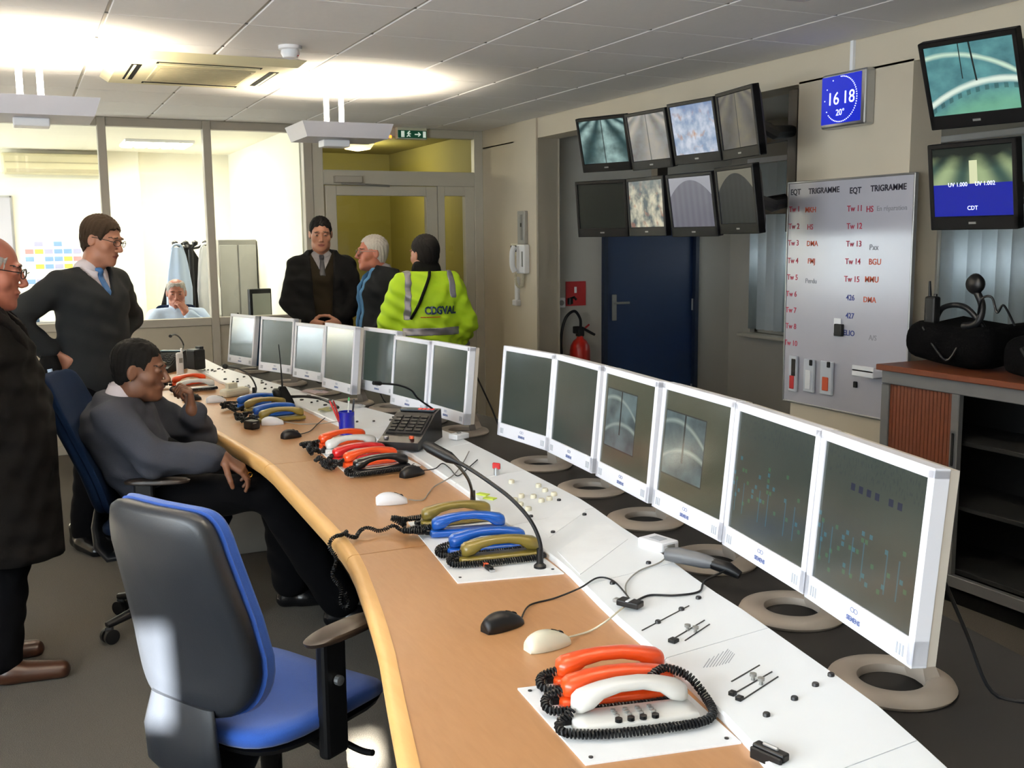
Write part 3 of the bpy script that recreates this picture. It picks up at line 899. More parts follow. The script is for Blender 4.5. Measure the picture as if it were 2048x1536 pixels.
b = B(); lathe(b, [(.022, 0), (.022, .004), (0, .004)], 16); bmesh.ops.transform(b, matrix=Matrix.Translation((0, -.025, 0)) @ Matrix.Rotation(PI / 2, 4, 'X'), verts=b.verts[:]); part('socket_well', b, m_grey, r)

ex = at(1160, 690, y=YD - .11)
r = thing('fire_extinguisher', 'red fire extinguisher with black hose beside the blue door', 'extinguisher', (ex.x, YD - .11, .22))
zt = .55
b = B(); lathe(b, [(.06, 0), (.08, .01), (.085, .03), (.085, zt - .1), (.078, zt - .06), (.055, zt - .02), (.03, zt), (.025, zt + .02), (0, zt + .02)], 28); part('cylinder', b, M('extinguisher_red', '#a8190f', .3, coat=.3), r, 50)
b = B(); box(b, (0, 0, zt + .05), (.06, .05, .07), bev=.008); box(b, (-.035, 0, zt + .07), (.05, .04, .06), bev=.008); part('valve', b, m_black, r)
b = B(); box(b, (.07, -.01, zt + .055), (.14, .025, .02), Matrix.Rotation(math.radians(28), 3, 'Y'), bev=.004); part('lever', b, m_black, r)
b = B(); box(b, (.06, -.01, zt + .095), (.05, .012, .012), Matrix.Rotation(math.radians(-35), 3, 'Y')); part('safety_pin', b, m_red, r)
b = B(); tube(b, spline([(0, -.01, zt + .08), (-.01, -.02, zt + .16), (-.07, -.03, zt + .225), (-.15, -.03, zt + .17), (-.19, -.03, zt + .02), (-.18, -.03, zt - .15), (-.13, -.03, zt - .32), (-.10, -.03, zt - .42)]), .012, 8); part('hose', b, m_rubber, r, 60)
b = B(); cyl(b, (-.10, -.03, zt - .42), (-.095, -.03, zt - .5), .012, .026); part('nozzle', b, m_black, r)
b = B(); box(b, (0, .097, .3), (.05, .025, .3)); box(b, (0, .085, .4), (.19, .012, .03)); part('wall_bracket', b, m_grey, r)

# ---------------------------------------------------------------- tambour cabinet
CXF, CY1 = 3.50, 3.48
cab = thing('tambour_cabinet', 'grey metal cabinet with cherry top and half-open tambour door', 'cabinet', (CXF, CY1, 0))
m_cab = M('cabinet_grey_metal', '#6c6d6f', .45, metal=.2, var=.03); m_cabin = M('cabinet_inside', '#1c1d1e', .8, spec=.15)
CW, CD, CH = 1.25, .44, 1.0
def cb(name, c, s, mt, par=None, bev=.003): b = B(); box(b, c, s, bev=bev, seg=1); return part(name, b, mt, par or cab)
cb('top', (CD / 2 - .012, -CW / 2, CH - .012), (CD + .03, CW + .02, .026), m_cabwood)
cb('side', (CD / 2 + .004, -.012, CH / 2 - .015), (CD, .024, CH - .03), m_cab); cb('side', (CD / 2 + .004, -CW + .012, CH / 2 - .015), (CD, .024, CH - .03), m_cab)
cb('back_panel', (CD - .01, -CW / 2, .5), (.015, CW - .04, .94), m_cabin)
cb('front_rail', (.011, -CW / 2, CH - .055), (.03, CW - .01, .06), m_cab); cb('front_rail', (.011, -CW / 2, .115), (.03, CW - .01, .05), m_cab)
cb('front_stile', (.0135, -.025, .515), (.03, .045, .79), m_cab)
cb('plinth', (CD / 2 + .02, -CW / 2, .045), (CD - .06, CW - .06, .09), m_blackmatte)
td = cb('tambour_door', (.022, -.22, .53), (.012, .35, .83), m_cabwood)
for k in range(17):
    cb('tambour_slat', (.013, -.055 - k * .0205, .53), (.008, .0185, .83), m_cabwood, td, .002)
cb('door_edge', (.0135, -.415, .5275), (.03, .04, .785), m_cab)
cb('door_pull', (-.006, -.415, .68), (.008, .012, .14), m_black)
for z in (.14, .42, .70): cb('shelf', (CD / 2 + .02, -CW / 2, z), (CD - .08, CW - .06, .02), m_cabin)

# black bags and radios on the cabinet
m_bag = M('black_nylon', '#040405', .95, spec=.08, var=.15, scale=40, bump=.3, bscale=90)
def softbox(c, s, seed, amp=.02):
    b = B(); box(b, (0, 0, 0), s, bev=min(s) * .3, seg=3)
    bmesh.ops.subdivide_edges(b, edges=b.edges[:], cuts=2, use_grid_fill=True)
    rnd = np.random.RandomState(seed); ph = rnd.rand(6) * 6
    for v in b.verts:
        p = v.co
        v.co = p + Vector((math.sin(p.y * 23 + ph[0]) + math.sin(p.z * 31 + ph[1]), math.sin(p.x * 27 + ph[2]) + math.sin(p.z * 19 + ph[3]), math.sin(p.x * 21 + ph[4]) + math.sin(p.y * 17 + ph[5]))) * amp * .4 + Vector(c)
    return b
r = thing('equipment_bag', 'slumped black nylon equipment bag at the pillar end of the cabinet', 'bag', (3.72, 3.20, 1.018))
part('bag_body', softbox((0, 0, .085), (.34, .46, .17), 3, .03), m_bag, r, 60)
b = B(); tube(b, spline([(-.05, .15, .15), (-.08, .08, .24), (-.08, -.04, .25), (-.05, -.12, .16)]), .012, 8); part('bag_strap', b, m_rubber, r, 60)
b = B(); tube(b, spline([(-.17, .1, .16), (-.185, .02, .08), (-.18, -.05, .03), (-.16, -.1, .12)]), .006, 6); part('bag_strap', b, m_rubber, r, 60)
r = thing('equipment_bag', 'long flat black nylon bag lying under the blue-screen monitor', 'bag', (3.70, 2.58, 1.011))
part('bag_body', softbox((0, 0, .075), (.36, .62, .15), 5, .025), m_bag, r, 60)
b = B(); tube(b, spline([(-.18, .2, .12), (-.2, .1, .05), (-.19, -.1, .06), (-.18, -.2, .13)]), .008, 6); part('bag_strap', b, m_rubber, r, 60)
def radio(x, y, h, lab, head=False):
    r = thing('two_way_radio', lab, 'radio', (x, y, 1.215))
    b = B(); box(b, (0, 0, .035), (.04, .06, h), bev=.01); part('body', b, m_black, r)
    b = B(); tube(b, [(0, .015, .03 + h / 2), (.0, .02, .10 + h / 2)], [.008, .005], 8); part('antenna', b, m_rubber, r)
    b = B(); cyl(b, (0, -.015, .03 + h / 2), (0, -.015, .045 + h / 2), .008); part('knob', b, m_black, r)
    return r
radio(3.60, 3.30, .12, 'black two-way radio with stub aerial standing on the slumped bag')
r = thing('headset', 'black headset with round earpiece perched on the slumped bag', 'headset', (3.60, 3.08, 1.210))
b = B(); lathe(b, [(0, -.02), (.035, -.018), (.045, 0), (.035, .018), (0, .02)], 20); bmesh.ops.transform(b, matrix=Matrix.Translation((0, 0, .16)) @ Matrix.Rotation(PI / 2, 4, 'Y'), verts=b.verts[:]); part('earpiece', b, m_black, r, 60)
b = B(); tube(b, spline([(0, 0, .14), (.01, -.03, .07), (0, -.02, .0), (0, .05, -.02)]), .016, 8); part('headband', b, m_rubber, r, 60)
b = B(); tube(b, spline([(0, -.02, .02), (-.03, -.06, .10), (-.02, -.1, .11), (-.02, -.13, .05), (-.02, -.16, .08), (0, -.2, 0)]), .005, 6); part('cable', b, m_rubber, r, 60)
# ================================================================ control desk
def interp(tab): 
    ys_, xs_ = zip(*tab)
    return lambda y: float(np.interp(y, ys_, xs_))
front = interp([(.7, .33), (1.3, .485), (1.7, .585), (1.967, .654), (2.207, .705), (2.517, .764), (2.665, .785), (2.909, .797), (3.36, .812), (3.75, .826), (3.93, .824), (4.43, .785), (4.82, .75), (5.28, .69), (5.95, .563), (7.45, .26)])
seam = interp([(.7, .86), (1.304, 1.037), (1.653, 1.099), (1.889, 1.131), (2.222, 1.196), (3.025, 1.279), (3.22, 1.295), (3.75, 1.33), (4.5, 1.27), (5.0, 1.245), (5.6, 1.16), (6.3, 1.05), (6.9, 1.03), (7.45, 1.0)])
pback = interp([(.7, 1.08), (1.043, 1.223), (1.266, 1.29), (1.40, 1.314), (1.75, 1.375), (1.884, 1.39), (2.19, 1.45), (2.386, 1.476), (2.70, 1.53), (2.86, 1.54), (3.49, 1.575), (3.9, 1.595), (4.15, 1.585), (4.5, 1.535), (4.9, 1.46), (5.2, 1.385), (5.6, 1.335), (6.1, 1.255), (6.8, 1.16), (7.45, 1.14)])
DZ = .74
PZ0, PZ1 = .757, .775
def ptop(x, y):
    s, e = seam(y), pback(y)
    return PZ0 + (PZ1 - PZ0) * min(1, max(0, (x - s) / (e - s)))

desk = thing('control_desk', 'long curved beech control desk with white instrument panels', 'desk', (1.0, 3.9, 0))
DO = Vector((1.0, 3.9, 0))
def D(b): bmesh.ops.translate(b, vec=-DO, verts=b.verts[:]); return b
def yrange(a, c, step=.11):
    n = max(2, int(round((c - a) / step)) + 1)
    return [a + (c - a) * i / (n - 1) for i in range(n)]
for (y0, y1) in ((.7, 2.598), (2.602, 3.848), (3.852, 7.45)):
    Y = yrange(y0, y1)
    b = B(); prism(b, [(front(y), y) for y in Y] + [(seam(y) + .01, y) for y in Y[::-1]], DZ - .035, DZ)
    part('worktop', D(b), m_desk, desk)
    # rounded solid wood nosing
    b = B(); rings = []
    for i, y in enumerate(Y):
        e = .01
        t = Vector((front(min(y + e, y1)) - front(max(y - e, y0)), min(y + e, y1) - max(y - e, y0), 0)).normalized()
        n = Vector((-t.y, t.x, 0)); c = Vector((front(y), y, 0))
        prof = [(0, DZ + .001), (.018, DZ + .001), (.030, DZ - .006), (.034, DZ - .016), (.028, DZ - .052), (.016, DZ - .062), (0, DZ - .062)]
        rings.append([c + n * o + Vector((0, 0, z)) for o, z in prof])
    loft(b, rings); part('edge_band', D(b), m_edge, desk, 50)
# white instrument panels
pcuts = [.7, 1.13, 1.62, 2.07, 2.62, 3.18, 3.72, 4.3, 4.9, 5.5, 6.2, 7.45]
panels = []
for y0, y1 in zip(pcuts[:-1], pcuts[1:]):
    Y = yrange(y0 + .0012, y1 - .0012)
    b = B()
    rings = [[Vector((seam(y), y, DZ - .03)), Vector((seam(y), y, PZ0 - .004)), Vector((seam(y) + .004, y, PZ0)), Vector((pback(y) - .006, y, PZ1)), Vector((pback(y), y, PZ1 - .005)), Vector((pback(y), y, DZ - .03))] for y in Y]
    loft(b, rings); panels.append((y0, y1, part('instrument_panel', D(b), m_console, desk)))
def panel_at(y):
    for y0, y1, o in panels:
        if y0 <= y <= y1: return o
    return panels[0][2]
# dark monitor shelf behind, pedestal bodies below
Y = yrange(.7, 7.3)
SHZ = .73
b = B(); prism(b, [(pback(y) - .02, y) for y in Y] + [(pback(y) + .47, y) for y in Y[::-1]], SHZ - .03, SHZ); part('monitor_shelf', D(b), m_darkgrey, desk)
b = B(); prism(b, [(seam(y) + .05, y) for y in Y] + [(pback(y) + .42, y) for y in Y[::-1]], .06, SHZ - .03); part('console_body', D(b), m_darkgrey, desk)
m_leg = M('desk_leg_grey', '#7d7a75', .5)
for y in (1.0, 5.2, 6.4, 7.35):
    b = B(); box(b, ((front(y) + .10 + seam(y) + .05) / 2, y, .355), (seam(y) + .05 - front(y) - .10, .03, .70), bev=.003, seg=1); part('support_panel', D(b), m_leg, desk)
# cable tray under the far desk
b = B(); Y = yrange(4.0, 7.2); prism(b, [(front(y) + .30, y) for y in Y] + [(front(y) + .38, y) for y in Y[::-1]], .52, .64); part('cable_tray', D(b), m_leg, desk)

m_label = M('paper_white', '#f2f3f5', .7); m_engraved = M('engraved_grey', '#a9adb5', .6)  # plain grey for slots, printed lines and control marks
m_screw = M('screw_black', '#17171a', .4)
def on_panel(u, v):
    p = at(u, v, z=.766); z = ptop(p.x, p.y); p = at(u, v, z=z); p.z = ptop(p.x, p.y); return p
knob_me = {}
def pk(name, u, v, r, h, mat, top=None, n=12):
    p = on_panel(u, v); key = (name, r, h, mat.name)
    if key not in knob_me:
        b = B(); lathe(b, [(r, -.002), (r, h * .7), (r * .8, h), (0, h)], n); me = mesh_of(b, name, 40); me.materials.append(mat); knob_me[key] = me
    return part(name, knob_me[key], None, panel_at(p.y), loc=p - DO)
for u, v in ((1297, 1127), (1225, 1168), (1397, 1197), (1363, 1220), (1316, 1246), (1662, 1351), (1631, 1371), (1589, 1399), (1533, 1432), (1118, 1001), (1062, 1034), (1169, 1030), (1106, 1066)):
    pk('panel_screw', u, v, .0065, .006, m_screw)
for u, v in ((1077, 974), (1090, 983), (1108, 991), (1043, 995), (1067, 996), (1083, 1004), (1041, 1012), (1057, 1021), (1023, 966), (1099, 1000), (1030, 1003)):
    pk('push_button', u, v, .010, .012, m_beige)
rnd = random.Random(5)
for k in range(34):
    y = rnd.uniform(4.35, 6.9); x = seam(y) + (pback(y) - seam(y)) * rnd.uniform(.12, .9)
    b_ = rnd.choice([.006, .008, .010]); key = ('far_button', b_)
    if key not in knob_me:
        b = B(); lathe(b, [(b_, -.002), (b_, .006), (0, .008)], 10); me = mesh_of(b, 'push_button', 40); me.materials.append(m_screw); knob_me[key] = me
    part('push_button', knob_me[key], None, panel_at(y), loc=Vector((x, y, ptop(x, y))) - DO)
for k in range(6):
    p = on_panel(905 + k * 5, 985 - k * 6 + 0)
def flat_on_panel(name, pts, mat, h=.0012):
    P = [on_panel(u, v) for u, v in pts]; c = sum(P, Vector()) / len(P)
    b = B(); lo = [b.verts.new(p - DO + Vector((0, 0, -.002))) for p in P]; hi = [b.verts.new(p - DO + Vector((0, 0, h))) for p in P]
    b.faces.new(hi); b.faces.new(lo[::-1])
    for i in range(len(P)): b.faces.new((lo[i], lo[(i + 1) % len(P)], hi[(i + 1) % len(P)], hi[i]))
    bmesh.ops.recalc_face_normals(b, faces=b.faces[:])
    return part(name, b, mat, panel_at(c.y))
flat_on_panel('label_sheet', [(1115, 1104), (1206, 1040), (1256, 1078), (1160, 1150)], m_label)
flat_on_panel('label_sheet', [(1075, 1052), (1150, 1000), (1172, 1022), (1098, 1076)], m_label)
for a, c in (((1351, 1276), (1409, 1241)), ((1370, 1282), (1419, 1249)), ((1465, 1390), (1544, 1344)), ((1486, 1400), (1556, 1354)), ((1463, 1364), (1519, 1331)), ((1284, 1262), (1378, 1212))):
    A, C = on_panel(*a), on_panel(*c)
    b = B(); tube(b, [A - DO + Vector((0, 0, .0005)), C - DO + Vector((0, 0, .0005))], .0016, 5); part('slider_track', b, m_screw, panel_at(A.y))
for u, v in ((1375, 1261), (1391, 1265), (1506, 1360), (1522, 1369)):
    p = on_panel(u, v); b = B(); lathe(b, [(.004, 0), (.003, .006), (.0065, .008), (.0065, .013), (0, .014)], 12); part('slider_knob', b, m_grey, panel_at(p.y), 40, loc=p - DO)
for u, v, s in ((1347, 1284, .017), (1465, 1390, .012), (1479, 1400, .012)):
    p = on_panel(u, v); b = B(); box(b, (0, 0, .003), (s, s, .008), Matrix.Rotation(.35, 3, 'Z'), bev=.001, seg=1); part('push_button', b, m_black, panel_at(p.y), loc=p - DO)
for k in range(9):                                         # loudspeaker slots
    u0, v0 = 1407 + k * 6.2, 1333 - k * 1.2
    L = 1 - abs(k - 4) * .12
    A = on_panel(u0, v0 + 5 * L); C = on_panel(u0 + 24 * L, v0 - 30 * L)
    b = B(); tube(b, [A - DO + Vector((0, 0, -.0004)), C - DO + Vector((0, 0, -.0004))], .0012, 5); part('speaker_slot', b, m_engraved, panel_at(A.y))
p = on_panel(993, 950); b = B(); box(b, (0, 0, .012), (.016, .016, .03), bev=.003, seg=1); part('key_switch', b, m_steel, panel_at(p.y), loc=p - DO)
b = B(); box(b, (0, 0, .032), (.010, .03, .022), Matrix.Rotation(.6, 3, 'Z'), bev=.003, seg=1); part('red_key', b, m_red, panel_at(p.y), loc=p - DO)
m_sticker = M('yellow_green_sticker', '#c9dc4e', .6)
for u, v in ((966, 990), (980, 998)):
    p = on_panel(u, v); b = B(); box(b, (0, 0, .002), (.022, .04, .004), Matrix.Rotation(.5, 3, 'Z')); part('sticker', b, m_sticker, panel_at(p.y), loc=p - DO)

# ---------------------------------------------------------------- desk monitors
def lcd(seed, tint, blocks=0.0, cc=None):
    def f(nt, u, v, noise):
        n = noise(2.0, 2, w=seed)
        c = mixc(nt, n, tint[0], tint[1])
        if blocks:
            gu, gv = (u * 26).floor(), (v * 22).floor()
            h = ((gu * 12.9898 + gv * 78.233).sin() * 43758.5453).frac()
            inner = ((u * 26).frac() - .5).abs().lt(.38) * ((v * 22).frac() - .5).abs().lt(.34)
            rowm = ((gv / 22.0 * 7.0 + seed).sin().gt(.1))
            mk = h.gt(1 - blocks) * inner * rowm * (v.lt(.86)) * (v.gt(.1))
            h2 = ((gu * 39.425 + gv * 11.135).sin() * 24634.63).frac()
            bc = mixc(nt, h2.gt(.45), '#2f6f80', mixc(nt, h2.gt(.25), '#1b2a3c', '#3a6b4c'))
            c = mixc(nt, mk * .75, c, bc)
            bar = ((u * 9).frac() - .5).abs().lt(.06) * v.lt(.42) * v.gt(.16) * ((gu * .7).sin().gt(0.0))
            c = mixc(nt, bar * .35, c, '#2c7a94')
            if int(seed) == 12:
                for bu in (.33, .41, .49, .57, .70, .78):
                    c = mixc(nt, (u - bu).abs().lt(.021) * (v - .75).abs().lt(.024), c, '#1a2440')
            txt = noise(70, 1, 1, .35, w=seed)
            c = mixc(nt, txt.gt(.60) * v.gt(.8) * .5, c, '#2a3a3c')
        if cc:
            u0, u1, v0, v1 = cc
            ins = u.gt(u0) * u.lt(u1) * v.gt(v0) * v.lt(v1)
            uu = (u - u0) * (1 / (u1 - u0)); vv = (v - v0) * (1 / (v1 - v0))
            m_ = noise(4, 4, w=seed + 2)
            p_ = mixc(nt, (m_ * 1.7 - .3).clamp(), '#1e2a30', '#6d8488')
            e1 = (1.3 - ((uu - .3) * (uu - .3) * -.6 + .88 - vv).abs() * 18.0 - m_ * .8).clamp()
            e2 = (1.3 - ((uu - .6) * (uu - .6) * -.5 + .45 - vv).abs() * 18.0 - m_ * .8).clamp()
            p_ = mixc(nt, e1.max(e2) * .8, p_, '#9fb0a8')
            p_ = mixc(nt, ((uu - .5).abs().lt(.02)) * vv.gt(.25) * .9, p_, '#121a1c')
            c = mixc(nt, ins, c, p_)
            edge = u.gt(u0 - .012) * u.lt(u1 + .012) * v.gt(v0 - .012) * v.lt(v1 + .012) * (1.0 - ins)
            c = mixc(nt, edge * .8, c, '#23292a')
        return c
    return f
GG = ('#343f3a', '#424d47'); OL = ('#474b3b', '#515544')
SCR = {}
for k in range(13):
    SCR[k] = screen('lcd_%02d' % k, lcd(k + .3, OL if k in (9, 10) else GG, .13 if k in (12, 11) else 0,
                    {9: (.06, .66, .22, .84), 10: (.04, .66, .20, .80)}.get(k)), .85, rough=.20, base='#0c0f0e', spec=1.0)
m_mon = M('monitor_white_plastic', '#e6e6ee', .42, var=.01)
m_logo = M('monitor_logo_blue', '#5b6a9c', .5)
m_mon_side = M('monitor_blue_side', '#16304c', .4)
DM = [  # x, y, z bottom, yaw, tilt, width, label
    (1.265, 6.80, .790, -74.0, 7, .345, 'white desk monitor at the far end, glaring white, with a dark blue edge'),
    (1.328, 6.06, .815, -69.0, 6, .345, 'white desk monitor with a soft white glare in its top corner'),
    (1.407, 5.62, .818, -75.5, 6, .330, 'white desk monitor with a hard white glare over its upper half'),
    (1.440, 5.15, .812, -81.4, 5.4, .365, 'white desk monitor turned more sideways, standing ahead of its neighbours'),
    (1.575, 4.90, .825, -79.0, 5.4, .341, 'white desk monitor behind the paging microphone, first of three in a line'),
    (1.593, 4.505, .80, -82.2, 5.4, .352, 'white desk monitor, middle of the three behind the paging microphone'),
    (1.640, 4.145, .80, -84.7, 5.5, .355, 'white desk monitor with one small teal box on its grey screen'),
    (1.638, 3.384, .829, -86.0, 5.6, .37, 'white desk monitor with a pale glare in the corner before the red extinguisher'),
    (1.616, 2.978, .835, -95.3, 5.2, .37, 'white desk monitor with a blank grey screen between a glaring and a picture screen'),
    (1.566, 2.567, .838, -96.9, 5, .37, 'white desk monitor showing a dark camera picture on dull olive'),
    (1.506, 2.154, .844, -96.6, 5.5, .37, 'white desk monitor showing a pale camera picture on light olive'),
    (1.442, 1.773, .845, -100.8, 5.1, .37, 'white desk monitor with tall cyan bars in a track diagram'),
    (1.356, 1.396, .847, -103.1, 4.7, .37, 'white desk monitor with rows of small dark boxes, ending the row')]
for k, (x, y, zb, yaw, tilt, w, lab) in enumerate(DM):
    ya = math.radians(yaw)
    bk = Vector((-math.sin(ya), math.cos(ya), 0))
    r = thing('desk_monitor', lab, 'monitor', Vector((x, y, SHZ)) + bk * .085, ya, 'monitors along the control desk')
    h = w * .932; hb = zb - SHZ
    T = Matrix.Translation((0, -.085, hb)) @ Matrix.Rotation(-math.radians(tilt), 4, 'X')
    def tp(bm): bmesh.ops.transform(bm, matrix=T, verts=bm.verts[:]); return bm
    sd, tb, bb, th = .017, .019, .050, .032
    b = B()
    box(b, (0, th / 2, h - tb / 2), (w, th, tb), bev=.002, seg=1); box(b, (0, th / 2, bb / 2), (w, th, bb), bev=.002, seg=1)
    for s in (-1, 1): box(b, (s * (w / 2 - sd / 2), th / 2, h / 2), (sd, th, h - .004), bev=.002, seg=1)
    part('bezel', tp(b), m_mon, r)
    me = quad_uv((-w / 2 + sd - .002, .005, bb - .002), (w / 2 - sd + .002, .005, bb - .002), (w / 2 - sd + .002, .005, h - tb + .002), (-w / 2 + sd - .002, .005, h - tb + .002))
    me.transform(T); part('screen', me, SCR[k], r)
    b = B(); loft(b, [[(-w / 2 + .001, .012, .001), (w / 2 - .001, .012, .001), (w / 2 - .001, .012, h - .001), (-w / 2 + .001, .012, h - .001)],
                      [(-w / 2 + .003, .050, .003), (w / 2 - .003, .050, .003), (w / 2 - .003, .050, h - .003), (-w / 2 + .003, .050, h - .003)],
                      [(-w / 2 + .06, .068, .06), (w / 2 - .06, .068, .06), (w / 2 - .06, .068, h - .06), (-w / 2 + .06, .068, h - .06)]])
    part('rear_cover', tp(b), m_mon_side if k == 0 else m_shellside, r)
    # badge and control marks
    me = text_mesh('SIEMENS', .0125, .0003, 'CENTER', .0004); me.transform(T @ Matrix.Translation((0, -.0005, .014)) @ Matrix.Rotation(PI / 2, 4, 'X')); part('maker_badge', me, m_logo, r)
    b = B()
    for s in (-1, 1): tube(b, [(s * .006 + .006 * math.cos(a * PI / 5), -.0005, .036 + .0042 * math.sin(a * PI / 5)) for a in range(10)], .0007, 4, closed=True)
    part('maker_badge', tp(b), m_logo, r)
    for s in (-1, 1):
        b = B()
        for q in range(3): box(b, (s * (w / 2 - .035) + q * .009 - .009, -.0004, .022), (.0045, .0012, .020))
        part('control_mark', tp(b), m_engraved, r)
    b = B(); lathe(b, [(.114, 0), (.118, .006), (.114, .014), (.096, .021), (.074, .021), (.062, .016), (.059, .006), (.060, 0)], 44, close=True); part('foot_ring', b, m_ring, r, 50)
    zc = T @ Vector((0, .06, h * .45))
    b = B()
    loft(b, [[(-.035, .052, .005), (.035, .052, .005), (.035, .088, .005), (-.035, .088, .005)],
             [(-.028, .045, .05), (.028, .045, .05), (.028, .07, .05), (-.028, .07, .05)],
             [(-.03, zc.y - .015, zc.z), (.03, zc.y - .015, zc.z), (.03, zc.y + .012, zc.z), (-.03, zc.y + .012, zc.z)]])
    part('stand_neck', b, m_ring, r)
    b = B(); tube(b, spline([(.05, .05, .25), (.06, .11, .12), (.09, .15, .01), (.14, .2, .006)], 6), .004, 6); part('cable', b, m_rubber, r)

# ---------------------------------------------------------------- telephones
def pmat(n, c): return M('phone_' + n, c, .28, var=.02, coat=.25)
PH = {'olive': pmat('olive', '#7a6a2c'), 'blue': pmat('blue', '#0d4fa8'), 'orange': pmat('orange', '#dd4a15'), 'white': pmat('white', '#d9d7d2'),
      'red': pmat('red', '#c31e22'), 'black': pmat('black', '#121214')}
hs_cache = {}
def superring(cx, cz, hw, hh, x, n=14):
    out = []
    for k in range(n):
        a = 2 * PI * k / n; c, s = math.cos(a), math.sin(a)
        out.append(Vector((x, cx + hw * abs(c) ** .75 * (1 if c >= 0 else -1), cz + hh * abs(s) ** .75 * (1 if s >= 0 else -1))))
    return out
def phone(e0, e1, colour, label, cord='side', keys=False, zf=None,  group='corded telephones on the control desk'):
    A, C = at(*e0, z=.77), at(*e1, z=.77)
    ang = math.atan2(C.y - A.y, C.x - A.x); c = (A + C) / 2
    z = DZ + .003 if zf is None else zf
    r = thing('telephone', label, 'telephone', (c.x, c.y, z), ang, group)
    m = PH[colour]
    b = B()
    rings = [superring(0, .011, hw, hh, x) for x, hw, hh in ((-.112, .014, .006), (-.108, .026, .010), (-.09, .029, .011), (.09, .029, .011), (.108, .026, .010), (.112, .014, .006))]
    hy = .014 if keys else 0.0
    if keys:
        for rg_ in rings:
            for v_ in rg_:
                if v_.y < 0: v_.y *= 1.65
    loft(b, rings); part('base', b, m, r, 50)
    b = B(); prof = []
    for x, cz, hw, hh in ((-.105, .034, .008, .008), (-.102, .036, .017, .014), (-.092, .038, .0235, .018), (-.072, .042, .0245, .018), (-.052, .051, .021, .0125), (-.02, .056, .019, .0105), (.02, .056, .019, .0105), (.052, .051, .021, .0125), (.072, .042, .0245, .018), (.092, .038, .0235, .018), (.102, .036, .017, .014), (.105, .034, .008, .008)):
        prof.append(superring(hy, cz + (.006 * (1 - (x / .105) ** 2) if keys else 0), hw, hh, x))
    loft(b, prof); part('handset', b, m, r, 60)
    if keys:
        for i in range(4):
            for j in range(3):
                b = B(); lathe(b, [(.0045, 0), (.0045, .004), (0, .005)], 8, (-.036 + i * .022, -.024 + j * .011, .0215)); part('key', b, m_grey, r)
        for i in range(4):
            b = B(); lathe(b, [(.0065, 0), (.0065, .006), (0, .007)], 10, (-.038 + i * .022, -.037, .0195)); part('key', b, m_black, r)
    b = B(); box(b, (-.118, 0, .014), (.018, .016, .014), bev=.003, seg=1); part('cord_plug', b, m_black, r)
    R, pt_, rr = .0066, .0062, .0025
    if cord == 'side': pth = [(-.105, .0, .03), (-.135, -.004, .022), (-.135, -.03, .012), (-.09, -.042, .011), (0, -.046, .011), (.08, -.042, .011), (.115, -.03, .012)]
    elif cord == 'loop': pth = [(-.108, -.0, .03), (-.135, -.01, .014), (-.128, -.038, .011), (-.06, -.058, .011), (.03, -.062, .011), (.10, -.058, .011), (.135, -.035, .012), (.142, .01, .02), (.125, .05, .045), (.085, .065, .058), (.05, .05, .050)]
    else:
        rr_ = random.Random(int(e0[0] * 7 + e0[1])); nb = 11 if cord == 'bunch' else 7
        pth = [(-.108, 0, .03)] + [(-.125 - .012 * (i % 4) - rr_.uniform(0, .045), rr_.uniform(-.026, .026), rr_.uniform(.009, .034)) for i in range(nb)]
    b = B(); tube(b, coil(pth, R, pt_, 6), rr, 5); part('coiled_cord', b, m_rubber, r, 60)
    return r
phone((1096, 1346), (1341, 1323), 'orange', 'orange telephone behind two others on the nearest white plate', 'side')
phone((1118, 1386), (1350, 1361), 'orange', 'orange telephone squeezed against the white keypad telephone', 'side')
phone((1148, 1425), (1378, 1397), 'white', 'white telephone with keypad and thick looped black cord', 'loop', True)
phone((843, 1036), (980, 1021), 'olive', 'olive green telephone next to the blue one with the long twisted cord', 'short')
phone((863, 1055), (1010, 1045), 'blue', 'glossy blue telephone whose twisted cord hangs off the desk edge', 'short')
phone((902, 1090), (1045, 1076), 'blue', 'blue telephone between a blue and an olive telephone', 'side')
phone((918, 1108), (1080, 1092), 'olive', 'olive green telephone beside the small red lock on the white plate', 'side')
phone((637, 884), (730, 870), 'orange', 'orange telephone beside the blue pen pot', 'bunch')
phone((655, 895), (748, 884), 'white', 'white telephone between an orange and a red telephone', 'short')
phone((672, 911), (763, 900), 'red', 'red telephone in the row by the paging console', 'short')
phone((690, 921), (790, 909), 'orange', 'orange telephone tucked beside the black telephone', 'bunch')
phone((707, 936), (815, 922), 'black', 'black telephone closing the row by the paging console', 'side')
phone((474, 806), (552, 797), 'blue', 'blue telephone farthest from the white mouse', 'bunch')
phone((490, 814), (570, 806), 'olive', 'olive green telephone wedged between two blue telephones', 'short')
phone((508, 826), (588, 817), 'blue', 'blue telephone wedged between two olive telephones', 'bunch')
phone((520, 834), (605, 827), 'olive', 'olive green telephone beside the white mouse with a cord to the pen pot', 'bunch')
phone((347, 764), (408, 757), 'orange', 'orange telephone at the far end near the paging console', 'bunch')
phone((357, 774), (425, 769), 'white', 'white telephone at the far end beside the orange one', 'side')

